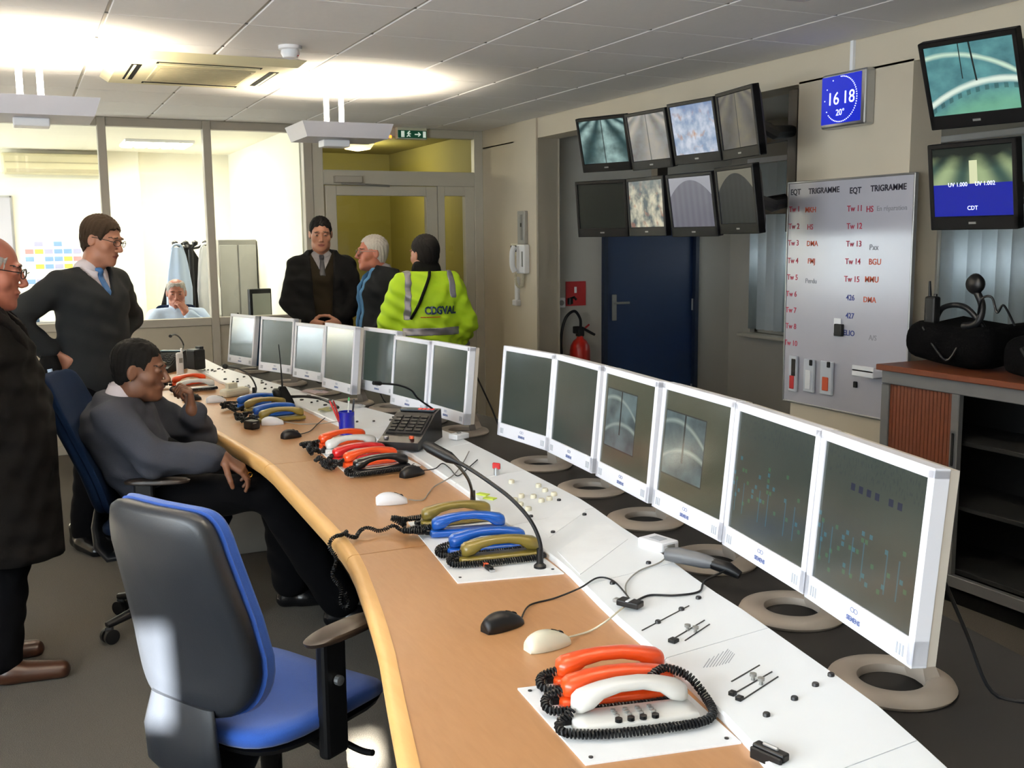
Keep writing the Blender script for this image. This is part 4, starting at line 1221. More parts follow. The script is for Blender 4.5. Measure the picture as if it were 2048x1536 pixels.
# plates under the phones
def plate(pts, label):
    P = [Vector((x, y, 0)) for x, y in pts]; c = sum(P, Vector()) / 4
    b = B(); prism(b, [(p.x - c.x, p.y - c.y) for p in P], 0, .003)
    r = thing('phone_plate', label, 'plate', (c.x, c.y, DZ))
    part('plate', b, m_label, r)
    for p in P:
        q = (p - c) * .88; b = B(); lathe(b, [(.004, .003), (.004, .0045), (0, .005)], 8, (q.x, q.y, 0)); part('screw', b, m_screw, r)
    return r
plate([(.764, 1.352), (1.030, 1.300), (1.075, 1.60), (.79, 1.655)], 'white plate under the white keypad telephone')
plate([(.920, 2.262), (1.186, 2.208), (1.245, 2.82), (1.0, 2.84)], 'white plate under the blue and olive telephones nearest the twisted cord')
plate([(1.02, 3.50), (1.31, 3.56), (1.28, 4.16), (1.05, 4.12)], 'white plate under the red and black telephones')
# small lock with red tag on the plate
p = at(978, 1140, z=DZ + .003)
r = thing('desk_lock', 'small black key lock with a red tag on the white plate', 'lock', p)
b = B(); box(b, (0, 0, .006), (.014, .03, .012), bev=.002, seg=1); part('lock_body', b, m_black, r)
b = B(); box(b, (.0, .02, .008), (.012, .018, .012), bev=.002, seg=1); part('red_tag', b, m_inko, r)
b = B(); box(b, (0, -.018, .004), (.012, .012, .006)); part('key_plate', b, m_steel, r)

# twisted cords hanging over the edge
def on_desk(u, v, z=DZ + .008): return at(u, v, z=z)
r = thing('twisted_cord', 'two thick black cords twisted together hanging over the desk edge', 'cord', (.85, 2.72, DZ))
o_ = Vector((.85, 2.72, DZ))
pth = [on_desk(862, 1056, .765), on_desk(815, 1058, .762), on_desk(770, 1056, .760), on_desk(735, 1060, .758), on_desk(700, 1072, .757), Vector((.778, 2.78, .756)), Vector((.745, 2.755, .735)), Vector((.742, 2.735, .69)), Vector((.742, 2.715, .64)), Vector((.748, 2.70, .60)), Vector((.758, 2.685, .575)), Vector((.765, 2.69, .61))]
pth = [p - o_ for p in pth]
for ph in (0, 1):
    base = coil(pth, .0075, .085, 16)
    base = base[4 * ph * 2:] if ph else base
    b = B(); tube(b, coil(base[::3], .0045, .006, 5), .0022, 5); part('cord_strand', b, m_rubber, r, 60)

# ---------------------------------------------------------------- gooseneck microphones
def vplane(u, v, A, C):
    d = RC.T @ np.array([u - CX, v - CY, FPX]); n = Vector((C.y - A.y, -(C.x - A.x), 0))
    dv = Vector(d); cv = Vector(CAM)
    return cv + dv * ((A - cv).dot(n) / dv.dot(n))
def goose(base_uv, zb, path, tip_uv, ztip, label, head=.06, hr=.011, rr=.0048, cat='microphone', foot=True):
    A = at(*base_uv, z=zb); C = at(*tip_uv, z=ztip)
    r = thing('gooseneck_microphone', label, cat, A)
    pts = [Vector()] + [vplane(u, v, A, C) - A for u, v in path] + [C - A]
    b = B(); tube(b, spline(pts, 8), rr, 8); part('neck', b, m_rubber, r, 60)
    d = (pts[-1] - pts[-2]).normalized()
    b = B(); tube(b, [pts[-1] - d * head * .3, pts[-1], pts[-1] + d * head * .55, pts[-1] + d * head * .7], [rr, hr, hr, hr * .7], 12); part('microphone_head', b, m_black, r, 40)
    if foot:
        b = B(); lathe(b, [(.016, 0), (.016, .006), (.009, .012), (.008, .05), (0, .05)], 16); part('foot', b, m_black, r, 40)
    return r
goose((1080, 1135), DZ + .003, [(1081, 1090), (1062, 1043), (1025, 1000), (980, 965), (935, 935)], (898, 915), 1.0, 'black gooseneck microphone arching from the plate with the olive telephones', .12, .016, .0055)
goose((946, 1012), DZ + .003, [(945, 990), (938, 962), (922, 938)], (905, 922), .97, 'short black gooseneck microphone between the white mouse and the olive telephone', .03, .008)
goose((508, 793), DZ, [(512, 775), (500, 752), (478, 738)], (452, 733), .98, 'black gooseneck microphone bending over the far blue telephones', .05, .013)

# paging consoles
def paging(loc, ang, label, digits, necks=None):
    r = thing('paging_console', label, 'console', loc, ang)
    b = B()
    prof = [(0, .0), (0, .03), (.05, .045), (.20, .115), (.26, .125), (.27, .0)]
    L_ = [Vector((-.085, y, z)) for y, z in prof]; R_ = [Vector((.085, y, z)) for y, z in prof]
    loft(b, [L_, R_]); part('body', b, m_black, r)
    nrm = Matrix.Rotation(math.atan2(.07, .15), 4, 'X')
    b = B(); box(b, (0, 0, 0), (.15, .13, .004)); bmesh.ops.transform(b, matrix=Matrix.Translation((0, .125, .0815)) @ nrm, verts=b.verts[:]); part('key_panel', b, m_darkgrey, r)
    b = B(); box(b, (0, .232, .122), (.15, .05, .006), bev=.002, seg=1); d_ = part('display', b, M('console_display', '#39424b', .25) if digits else M('console_display_blue', '#5f7d94', .3), r)
    if digits:
        b = B()
        for k in range(4): box(b, (.005 + k * .018, .232, .1255), (.010, .022, .002))
        part('red_digits', b, emis('led_red', '#d8281c', .9), d_)
    b = B(); lathe(b, [(.010, 0), (.010, .010), (0, .012)], 14, (.045, .035, .040)); part('talk_button', b, m_inko, r, 40)
    b = B(); lathe(b, [(.009, 0), (.009, .008), (0, .010)], 14, (-.06, .03, .038)); part('talk_button', b, m_steel, r, 40)
    for i in range(5):
        for j in range(4):
            b = B(); box(b, (-.055 + j * .036, -.045 + i * .022, .004), (.026, .014, .006)); bmesh.ops.transform(b, matrix=Matrix.Translation((0, .125, .0815)) @ nrm, verts=b.verts[:]); part('console_key', b, m_black, r)
    return r
pl = Vector((1.235, 3.80, .772))
pg = paging((1.288, 3.76, .767), math.radians(-42), 'black desk paging console with red digits and curved microphone', True)
A_ = Matrix.Translation(pg.location) @ Matrix.Rotation(math.radians(-42), 4, 'Z')
def add_neck(pg, ang, start_local, path, tip, ztip, thick=.004):
    Mx = Matrix.Translation(pg.location) @ Matrix.Rotation(ang, 4, 'Z'); S0 = Mx @ Vector(start_local); C = at(*tip, z=ztip)
    pts = [S0] + [vplane(u, v, S0, C) for u, v in path] + [C]
    pts = [Mx.inverted() @ p for p in pts]
    b = B(); tube(b, spline(pts, 8), thick, 8); part('gooseneck', b, m_rubber, pg, 60)
    d = (pts[-1] - pts[-2]).normalized()
    b = B(); tube(b, [pts[-1] - d * .01, pts[-1], pts[-1] + d * .035], [thick, .009, .008], 10); part('microphone_head', b, m_black, pg, 40)
add_neck(pg, math.radians(-42), (.06, .25, .12), [(836, 797), (822, 780), (795, 770)], (760, 767), 1.03)
pg2 = paging((.765, 6.99, DZ), math.radians(-35), 'black desk paging console with blue-grey display at the far end of the desk', False)
add_neck(pg2, math.radians(-35), (.06, .25, .12), [(367, 690), (360, 676), (350, 669)], (341, 672), 1.10, .005)

# ---------------------------------------------------------------- mice
def mouse(u, v, ang, mat, label, cable=None, L=.115, seamc=None):
    p = at(u, v, z=DZ + .012)
    r = thing('computer_mouse', label, 'mouse', (p.x, p.y, DZ), math.radians(ang), 'computer mice on the control desk')
    b = B(); n = 20; rings = []
    for i in range(1, 14):
        t = i / 14; x = -L / 2 + L * t
        wv = .030 * (math.sin(PI * t) ** .45) * (1.0 - .16 * math.sin(PI * t)) ; hv = .037 * (math.sin(PI * t ** .72) ** .6)
        rings.append([Vector((x, wv * math.cos(a), .002 + max(0, math.sin(a)) ** .8 * hv)) if math.sin(a) > 0 else Vector((x, wv * math.cos(a) * .96, .0)) for a in [2 * PI * k / n for k in range(n)]])
    loft(b, rings); part('body', b, mat, r, 60)
    b = B(); lathe(b, [(0, -.003), (.009, -.003), (.009, .003), (0, .003)], 14); bmesh.ops.transform(b, matrix=Matrix.Translation((L * .26, 0, .0205)) @ Matrix.Rotation(PI / 2, 4, 'X'), verts=b.verts[:]); part('scroll_wheel', b, m_darkgrey, r)
    b = B(); tube(b, [(L * .08, 0, .0365), (L * .16, 0, .0335), (L * .24, 0, .0285), (L * .32, 0, .0225)], .0009, 4); part('button_gap', b, m_darkgrey, r)
    if cable:
        Mx = Matrix.Translation((p.x, p.y, DZ)) @ Matrix.Rotation(math.radians(ang), 4, 'Z')
        pts = [Vector((L * .47, 0, .010))]
        for (cu, cv) in cable[0]:
            q = at(cu, cv, z=DZ + .004)
            if q.x > seam(q.y) - .03: q = on_panel(cu, cv); q.z = max(q.z, PZ0) + .005
            pts.append(Mx.inverted() @ q)
        b = B(); tube(b, spline(pts, 8), .0021, 6); part('cable', b, cable[1], r, 60)
    return r
m_cgrey = M('cable_grey', '#8e8b84', .5)
mouse(1005, 1245, 14, m_black, 'black mouse beside the beige mouse', ([(1060, 1210), (1110, 1196), (1160, 1180), (1195, 1160), (1225, 1165), (1250, 1190), (1262, 1208)], m_rubber))
mouse(1095, 1283, 6, m_beige, 'beige mouse beside the white keypad telephone', ([(1180, 1262), (1215, 1245), (1240, 1225), (1262, 1208)], m_beige))
mouse(783, 1000, -12, m_white, 'white mouse lying alone between two groups of telephones', ([(845, 1000), (858, 985), (870, 972), (905, 955), (925, 930), (938, 905)], m_cgrey))
mouse(824, 945, 24, m_black, 'black mouse touching the panel edge behind the black telephone', ([(870, 940), (885, 930), (900, 940), (915, 955), (935, 940), (955, 922)], m_rubber))
mouse(545, 844, -10, m_white, 'white mouse beside the olive telephone and the pen pot', ([(600, 848), (640, 847), (675, 845)], m_cgrey))
mouse(582, 870, 16, m_black, 'small black mouse between the white mouse and the orange telephone', ([(620, 862), (635, 848), (650, 838)], m_rubber), .10)
mouse(383, 796, 5, m_black, 'black mouse near the far white telephone')
mouse(432, 800, 0, m_white, 'white mouse near the far black mouse', ([(449, 803), (455, 804)], m_cgrey))

# ---------------------------------------------------------------- pens and pot
p = at(694, 868, z=DZ)
r = thing('pen_pot', 'dark blue cylindrical pen pot on the control desk', 'pot', p)
b = B(); lathe(b, [(0, 0), (.034, 0), (.035, .10), (.032, .10), (.031, .006), (0, .006)], 28); part('pot_body', b, M('pot_blue', '#0c1890', .25, coat=.3), r, 40)
for dx, dy, lean, c, lab in ((-.012, .01, (-.35, .25), '#b3191c', 'red pen leaning out of the blue pen pot'), (-.016, -.008, (-.28, .05), '#8c1216', 'dark red pen leaning out of the blue pen pot'), (.008, .012, (.12, .2), '#d8d8d0', 'white pen with a green grip in the blue pen pot'), (.014, -.010, (.10, -.1), '#22242a', 'black pen in the blue pen pot')):
    q = thing('pen', lab, 'pen', p + Vector((dx, dy, .008)), 0, 'pens in the blue pot')
    d = Vector((lean[0], lean[1], 1)).normalized()
    b = B(); cyl(b, d * .0, d * .135, .0042, n=10); part('barrel', b, M('pen_' + c, c, .35), q, 40)
    b = B(); cyl(b, d * .135, d * .150, .0045, .003, n=10); part('cap', b, M('pen_cap_green', '#2f9a58', .35) if 'green' in lab else M('pen_' + c, c, .35), q, 40)

# desk radio with whip aerial and lying microphone cable
p = at(566, 806, z=.76)
r = thing('desk_radio', 'black desk radio with thin whip aerial behind the far telephones', 'radio', p)
b = B(); loft(b, [[(-.05, -.045, 0), (.05, -.045, 0), (.05, .045, 0), (-.05, .045, 0)], [(-.04, -.035, .03), (.04, -.035, .03), (.04, .035, .03), (-.04, .035, .03)], [(-.015, -.012, .085), (.015, -.012, .085), (.015, .012, .085), (-.015, .012, .085)]]); part('body', b, m_blackmatte, r)
b = B(); lathe(b, [(0, -.02), (.022, -.015), (.028, 0), (.022, .015), (0, .02)], 18); bmesh.ops.transform(b, matrix=Matrix.Translation((-.035, -.02, .055)) @ Matrix.Rotation(1.2, 4, 'Y'), verts=b.verts[:]); part('speaker_microphone', b, m_black, r, 60)
b = B(); tube(b, [(0, 0, .08), (-.004, 0, .2), (-.01, 0, .30)], [.005, .003, .002], 8); part('aerial', b, m_rubber, r)
b = B(); tube(b, spline([Vector((.03, 0, .03))] + [at(u, v, z=.80) - p for u, v in ((610, 793), (640, 797), (662, 806), (676, 815))], 8), .0075, 8); part('gooseneck', b, m_rubber, r, 60)

# loose bits
def gadget(name, label, cat, u, v, z, s, mat, ang=0, bev=.005, extra=None):
    p = at(u, v, z=z); r = thing(name, label, cat, (p.x, p.y, z), math.radians(ang))
    b = B(); box(b, (0, 0, s[2] / 2), s, bev=bev); part('body', b, mat, r)
    for nm, c, ss, mt in (extra or []):
        b = B(); box(b, c, ss, bev=.002, seg=1); part(nm, b, mt, r)
    return r
gadget('cordless_handset', 'white cordless handset standing upright at the far end', 'handset', 361, 752, DZ, (.045, .03, .15), m_white, 20, .012, [('display', (0, -.016, .10), (.025, .003, .03), m_grey), ('antenna', (.015, 0, .16), (.012, .012, .03), m_white)])
gadget('cable_box', 'black box with loose cables behind the cordless handset', 'box', 393, 738, .764, (.08, .10, .13), m_black, 25, .01, [('vent_strip', (0, -.056, .07), (.06, .003, .02), m_darkgrey), ('cable_clamp', (.03, 0, .135), (.03, .05, .02), m_black)])
gadget('tape_dispenser', 'beige tape dispenser near the far white mouse', 'dispenser', 470, 792, DZ, (.16, .07, .045), m_beige, 25, .015, [('tape_roll', (-.02, 0, .05), (.06, .03, .05), m_beige), ('cutter', (.085, 0, .04), (.02, .03, .012), m_steel)])
gadget('phone_charger', 'black charger block on the desk beside the far phones', 'charger', 504, 858, DZ, (.05, .06, .04), m_black, 30, .008, [('cord_socket', (.03, 0, .02), (.02, .02, .02), m_black), ('led_strip', (-.01, -.031, .03), (.02, .002, .004), m_grey)])
gadget('usb_switch', 'small white switch box on the rear edge of the panel', 'switch box', 918, 877, PZ1, (.07, .05, .022), m_white, 20, .004, [('socket', (.036, 0, .012), (.004, .03, .012), m_black), ('button', (0, 0, .024), (.02, .012, .004), m_grey)])
gadget('cable_adapter', 'white cable adapter block at the panel edge behind the nearest mice', 'adapter', 1316, 1096, PZ1 - .006, (.065, .09, .026), m_white, 12, .006, [('socket', (.0, -.046, .013), (.03, .004, .014), m_grey), ('label', (0, 0, .0265), (.03, .04, .001), m_engraved)])
gadget('cable_plug', 'black double plug joining the mouse cables on the white panel', 'plug', 1260, 1212, .765, (.03, .055, .014), m_black, 28, .003, [('joint_band', (0, 0, .0145), (.032, .008, .002), m_white), ('plug_tip', (0, .034, .007), (.016, .014, .008), m_steel)])
gadget('desk_clip', 'small black clip on the front lip of the nearest panel', 'clip', 1541, 1512, PZ0, (.018, .06, .014), m_black, 14, .003, [('spring', (0, 0, .016), (.006, .03, .006), m_steel), ('lip', (-.012, 0, .0), (.006, .06, .02), m_black)])
_ad = [o for o in COL.objects if o.name.startswith('cable_adapter')][0]
b = B(); tube(b, spline([Matrix.Rotation(-math.radians(12), 3, 'Z') @ (on_panel(u, v) + Vector((0, 0, .004)) - _ad.location) for u, v in ((1345, 1102), (1322, 1126), (1278, 1145), (1254, 1168), (1252, 1188), (1258, 1206))], 8), .0019, 6); part('cable', b, m_cgrey, _ad, 60)
p = at(1378, 1133, z=PZ1)
r = thing('barcode_reader', 'grey and black hand reader lying at the rear edge of the panel', 'reader', (p.x, p.y, PZ1), math.radians(-58))
b = B(); tube(b, [(-.06, 0, .022), (-.03, 0, .024), (.04, 0, .02), (.07, 0, .018)], [.016, .02, .018, .012], 12); part('grip', b, M('reader_grey', '#55575b', .45), r, 50)
b = B(); tube(b, [(.06, 0, .018), (.10, 0, .012), (.13, .0, .0)], [.014, .016, .010], 10); part('head', b, m_black, r, 50)
b = B(); tube(b, spline([Vector((.1, -.01, .01))] + [Matrix.Rotation(math.radians(58), 3, 'Z') @ (on_panel(u, v) - Vector((p.x, p.y, PZ1))) + Vector((0, 0, .004)) for u, v in ((1410, 1165), (1398, 1186), (1350, 1194), (1300, 1194), (1270, 1207))], 8), .0026, 6); part('cable', b, m_rubber, r, 60)
def paper(u, v, sx, sy, ang, label, mat=m_label):
    p = at(u, v, z=.766); z = ptop(p.x, p.y) if p.x > seam(p.y) else DZ
    r = thing('paper_note', label, 'paper', (p.x, p.y, z + .0045), math.radians(ang))
    b = B(); n = 6; g = [[b.verts.new((sx * (i / n - .5), sy * (j / n - .5), .002 + .004 * math.sin(i * 1.1 + j * .7))) for j in range(n + 1)] for i in range(n + 1)]
    for i in range(n):
        for j in range(n): b.faces.new((g[i][j], g[i + 1][j], g[i + 1][j + 1], g[i][j + 1]))
    bmesh.ops.solidify(b, geom=b.faces[:], thickness=.0006)
    part('sheet', b, mat, r, 60)
    b = B(); box(b, (sx * .3, 0, .006), (.01, sy * .5, .002)); part('printed_line', b, m_engraved, r)
paper(628, 789, .09, .15, 20, 'pinkish paper note lying on the far panel', M('paper_pink', '#e6d6da', .7))
paper(652, 819, .07, .10, -20, 'yellowish paper note lying near the pen pot', M('paper_yellow', '#d9d6a6', .7))
paper(716, 817, .05, .07, 10, 'crumpled white note before the middle monitors')
# ================================================================ office chairs
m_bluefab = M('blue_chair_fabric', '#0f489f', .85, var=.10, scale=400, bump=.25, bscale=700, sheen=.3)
m_shadefab = M('shaded_blue_chair_fabric', '#0a1a33', .95, var=.10, scale=400, bump=.25, bscale=700, spec=.1)  # blue chair fabric with shade put into the colour
m_shell = M('chair_black_shell', '#191c22', .42, var=.06, scale=6, bump=.04, bscale=300)
m_pad = M('armrest_pad', '#2a211b', .45, var=.1)
def se_ring(cx, cy, cz, hw, hd, n=28, e=.55, plane='xy'):
    out = []
    for k in range(n):
        a = 2 * PI * k / n; c, s = math.cos(a), math.sin(a)
        p = (hw * abs(c) ** e * (1 if c >= 0 else -1), hd * abs(s) ** e * (1 if s >= 0 else -1))
        out.append(Vector((cx + p[0], cy + p[1], cz)) if plane == 'xy' else Vector((cx + p[0], cy, cz + p[1])))
    return out
def office_chair(loc, facing, fab, label, shellmat=None, recline=.10, top=1.0, seatz=.47, group='swivel office chairs'):
    r = thing('office_chair', label, 'chair', (loc[0], loc[1], 0), math.radians(facing - 90), group)
    # five star base
    for k in range(5):
        a = 2 * PI * k / 5 + .45
        d = Vector((math.cos(a), math.sin(a), 0))
        b = B(); tube(b, [d * .03 + Vector((0, 0, .115)), d * .18 + Vector((0, 0, .10)), d * .30 + Vector((0, 0, .075))], [.026, .02, .015], 10)
        lg = part('base_leg', b, m_black, r, 50)
        b = B()
        t = Vector((-d.y, d.x, 0))
        for s in (-.016, .016): cyl(b, d * .29 + t * (s - .008) + Vector((0, 0, .03)), d * .29 + t * (s + .008) + Vector((0, 0, .03)), .03, n=18)
        box(b, d * .29 + Vector((0, 0, .055)), (.03, .03, .03), bev=.006); part('caster', b, m_black, lg, 50)
    b = B(); lathe(b, [(.045, .09), (.045, .14), (.028, .15), (.028, .30), (.018, .30), (.018, seatz - .09), (0, seatz - .09)], 20); part('gas_column', b, m_black, r, 40)
    b = B(); box(b, (0, -.01, seatz - .085), (.20, .26, .05), bev=.012); part('mechanism', b, m_black, r)
    b = B(); tube(b, spline([(.10, .02, seatz - .09), (.20, .03, seatz - .10), (.27, .04, seatz - .115), (.31, .04, seatz - .11)]), [.007] * 25, 8) if False else tube(b, spline([(.10, .02, seatz - .09), (.20, .03, seatz - .10), (.27, .04, seatz - .115), (.31, .04, seatz - .11)], 6), .008, 8); part('height_lever', b, m_black, r, 50)
    # seat
    b = B(); rings = []
    for z, sc in ((seatz - .055, .90), (seatz - .05, .96), (seatz - .038, .985)): rings.append(se_ring(0, .0, z, .245 * sc, .235 * sc, e=.5))
    loft(b, rings); part('seat_pan', b, m_black, r, 40)
    b = B(); rings = []
    for dz, sc in ((-.038, .975), (-.03, 1.0), (-.012, 1.0), (-.002, .965), (.003, .86), (.004, .55), (.003, .2)):
        ring = se_ring(0, 0, seatz + dz, .245 * sc, .235 * sc, e=.5)
        for p in ring: p.z += -.035 * max(0, (p.y - .10) / .14) ** 2 + .012 * (p.x / .24) ** 2
        rings.append(ring)
    loft(b, rings); part('seat', b, fab, r, 60)
    # backrest: outer shell and cushion, same outline, stacked front to back
    z0 = seatz + .03
    Hh = top - z0
    def yc(t): return -.215 - recline * Hh * t + .035 * math.sin(PI * min(1, t * 1.25)) * (1 - t) - .02 * t
    def wd(t): return .205 + .010 * math.sin(PI * min(1, t / .5 * .5)) - .036 * max(0, t - .25) / .75
    N = 15
    def sheet(grow, y0, y1, belly):
        ringsA = []
        # outline in (x, t) as superellipse-like rounded trapezoid; loft through thickness
        for (yy, shrink) in ((y0, .90 if belly else .985), (y0 + (y1 - y0) * .18, .975), (y0 + (y1 - y0) * .5, 1.0), (y0 + (y1 - y0) * .85, .985), (y1, .93)):
            ring = []
            n = 44
            for k in range(n):
                a = 2 * PI * k / n; c, s = math.cos(a), math.sin(a)
                ex = .24 if s > 0 else .5
                px_ = abs(c) ** ex * (1 if c >= 0 else -1); pz_ = abs(s) ** ex * (1 if s >= 0 else -1)
                t = .5 + .5 * pz_ * (1 + grow / Hh) * (1 - (1 - shrink) * .7)
                w = (wd(min(1, max(0, t))) + grow) * shrink
                x = px_ * w
                cur = .030 * (x / .22) ** 2                     # wraps forward at the sides
                ring.append(Vector((x, yc(t) + yy + cur, z0 + Hh * t)))
            ringsA.append(ring)
        return ringsA
    def cap_grid(bm, ring, yoff):
        pass
    b = B(); rg = sheet(0.0, -.050, -.004, True)
    loft(b, rg, cap=False)
    # domed back cap made of inner rings
    def dome(b, ring, dy, steps=5):
        c = sum(ring, Vector()) / len(ring); prev = [b.verts.new(p) for p in ring]
        n = len(ring)
        for i in range(1, steps + 1):
            f = 1 - i / steps
            if i == steps:
                q = Vector((0, 0, 0)); t = .5; v = b.verts.new(Vector((0, yc(.5) + dy[0] + dy[1], z0 + Hh * .5)))
                for k in range(n): b.faces.new((prev[k], prev[(k + 1) % n], v))
            else:
                cur = []
                for p in ring:
                    x = p.x * f; z = c.z + (p.z - c.z) * f; t = (z - z0) / Hh
                    cur.append(b.verts.new((x, yc(t) + .030 * (x / .22) ** 2 + dy[0] + dy[1] * (1 - f * f), z)))
                for k in range(n): b.faces.new((prev[k], prev[(k + 1) % n], cur[(k + 1) % n], cur[k]))
                prev = cur
    dome(b, rg[0], (-.050, -.008)); dome(b, rg[-1], (-.004, 0.0))
    bmesh.ops.remove_doubles(b, verts=b.verts[:], dist=.0004)
    bmesh.ops.recalc_face_normals(b, faces=b.faces[:])
    part('back_shell', b, shellmat or m_shell, r, 50)
    b = B(); rg = sheet(.009, -.006, .022, False); loft(b, rg, cap=False)
    dome(b, rg[0], (-.006, 0.0)); dome(b, rg[-1], (.022, .010))
    bmesh.ops.remove_doubles(b, verts=b.verts[:], dist=.0004)
    bmesh.ops.recalc_face_normals(b, faces=b.faces[:])
    part('back_cushion', b, fab, r, 60)
    # moulded carrier under the backrest
    b = B(); rings = []
    for y, z, hw, hh in ((-.08, seatz - .10, .07, .02), (-.16, seatz - .15, .10, .022), (-.225, seatz - .155, .12, .024), (-.262, seatz - .10, .13, .024), (-.268, seatz - .02, .13, .02), (-.258, seatz + .06, .11, .014)):
        rings.append((y, z, hw, hh))
    R_ = []
    for i, (y, z, hw, hh) in enumerate(rings):
        a = rings[max(0, i - 1)]; c = rings[min(len(rings) - 1, i + 1)]
        tg = Vector((0, c[0] - a[0], c[1] - a[1])).normalized(); nn = Vector((0, -tg.z, tg.y))
        R_.append([Vector((0, y, z)) + Vector((1, 0, 0)) * (hw * (abs(math.cos(q)) ** .5) * (1 if math.cos(q) >= 0 else -1)) + nn * (hh * math.sin(q)) for q in [2 * PI * k / 18 for k in range(18)]])
    loft(b, R_); part('back_carrier', b, m_shell, r, 60)
    # armrests
    for s in (-1, 1):
        b = B(); tube(b, [(s * .13, -.02, seatz - .075), (s * .22, -.03, seatz - .08), (s * .25, -.03, seatz - .06)], [.018, .02, .022], 8); 
        box(b, (s * .252, -.03, (seatz - .10 + .665) / 2), (.032, .075, .665 - seatz + .10), bev=.010); a_ = part('arm_post', b, m_black, r)
        b = B(); rings = []
        for z, sc in ((.652, .8), (.656, .97), (.665, 1.0), (.671, .9)):
            rings.append(se_ring(s * .25, .02, z, .040 * sc, .125 * sc, e=.85))
        loft(b, rings); part('arm_pad', b, m_pad, r, 50)
        b = B(); lathe(b, [(.012, 0), (.012, .012), (0, .014)], 12); bmesh.ops.transform(b, matrix=Matrix.Translation((s * .27, -.03, .56)) @ Matrix.Rotation(s * PI / 2, 4, 'Y'), verts=b.verts[:]); part('height_knob', b, m_steel, a_)
    return r
office_chair((.50, 2.50), 30, m_bluefab, 'empty blue swivel chair with black shell back and armrests')
office_chair((.50, 4.36), -20, m_shadefab, 'blue swivel chair, fabric darkened for shade, the seated man leans back in', m_shadefab, recline=.34, top=1.06)
office_chair((1.235, 9.45), -97, m_shadefab, 'dark blue swivel chair behind the glass partition', m_shadefab, recline=.14, top=1.02)

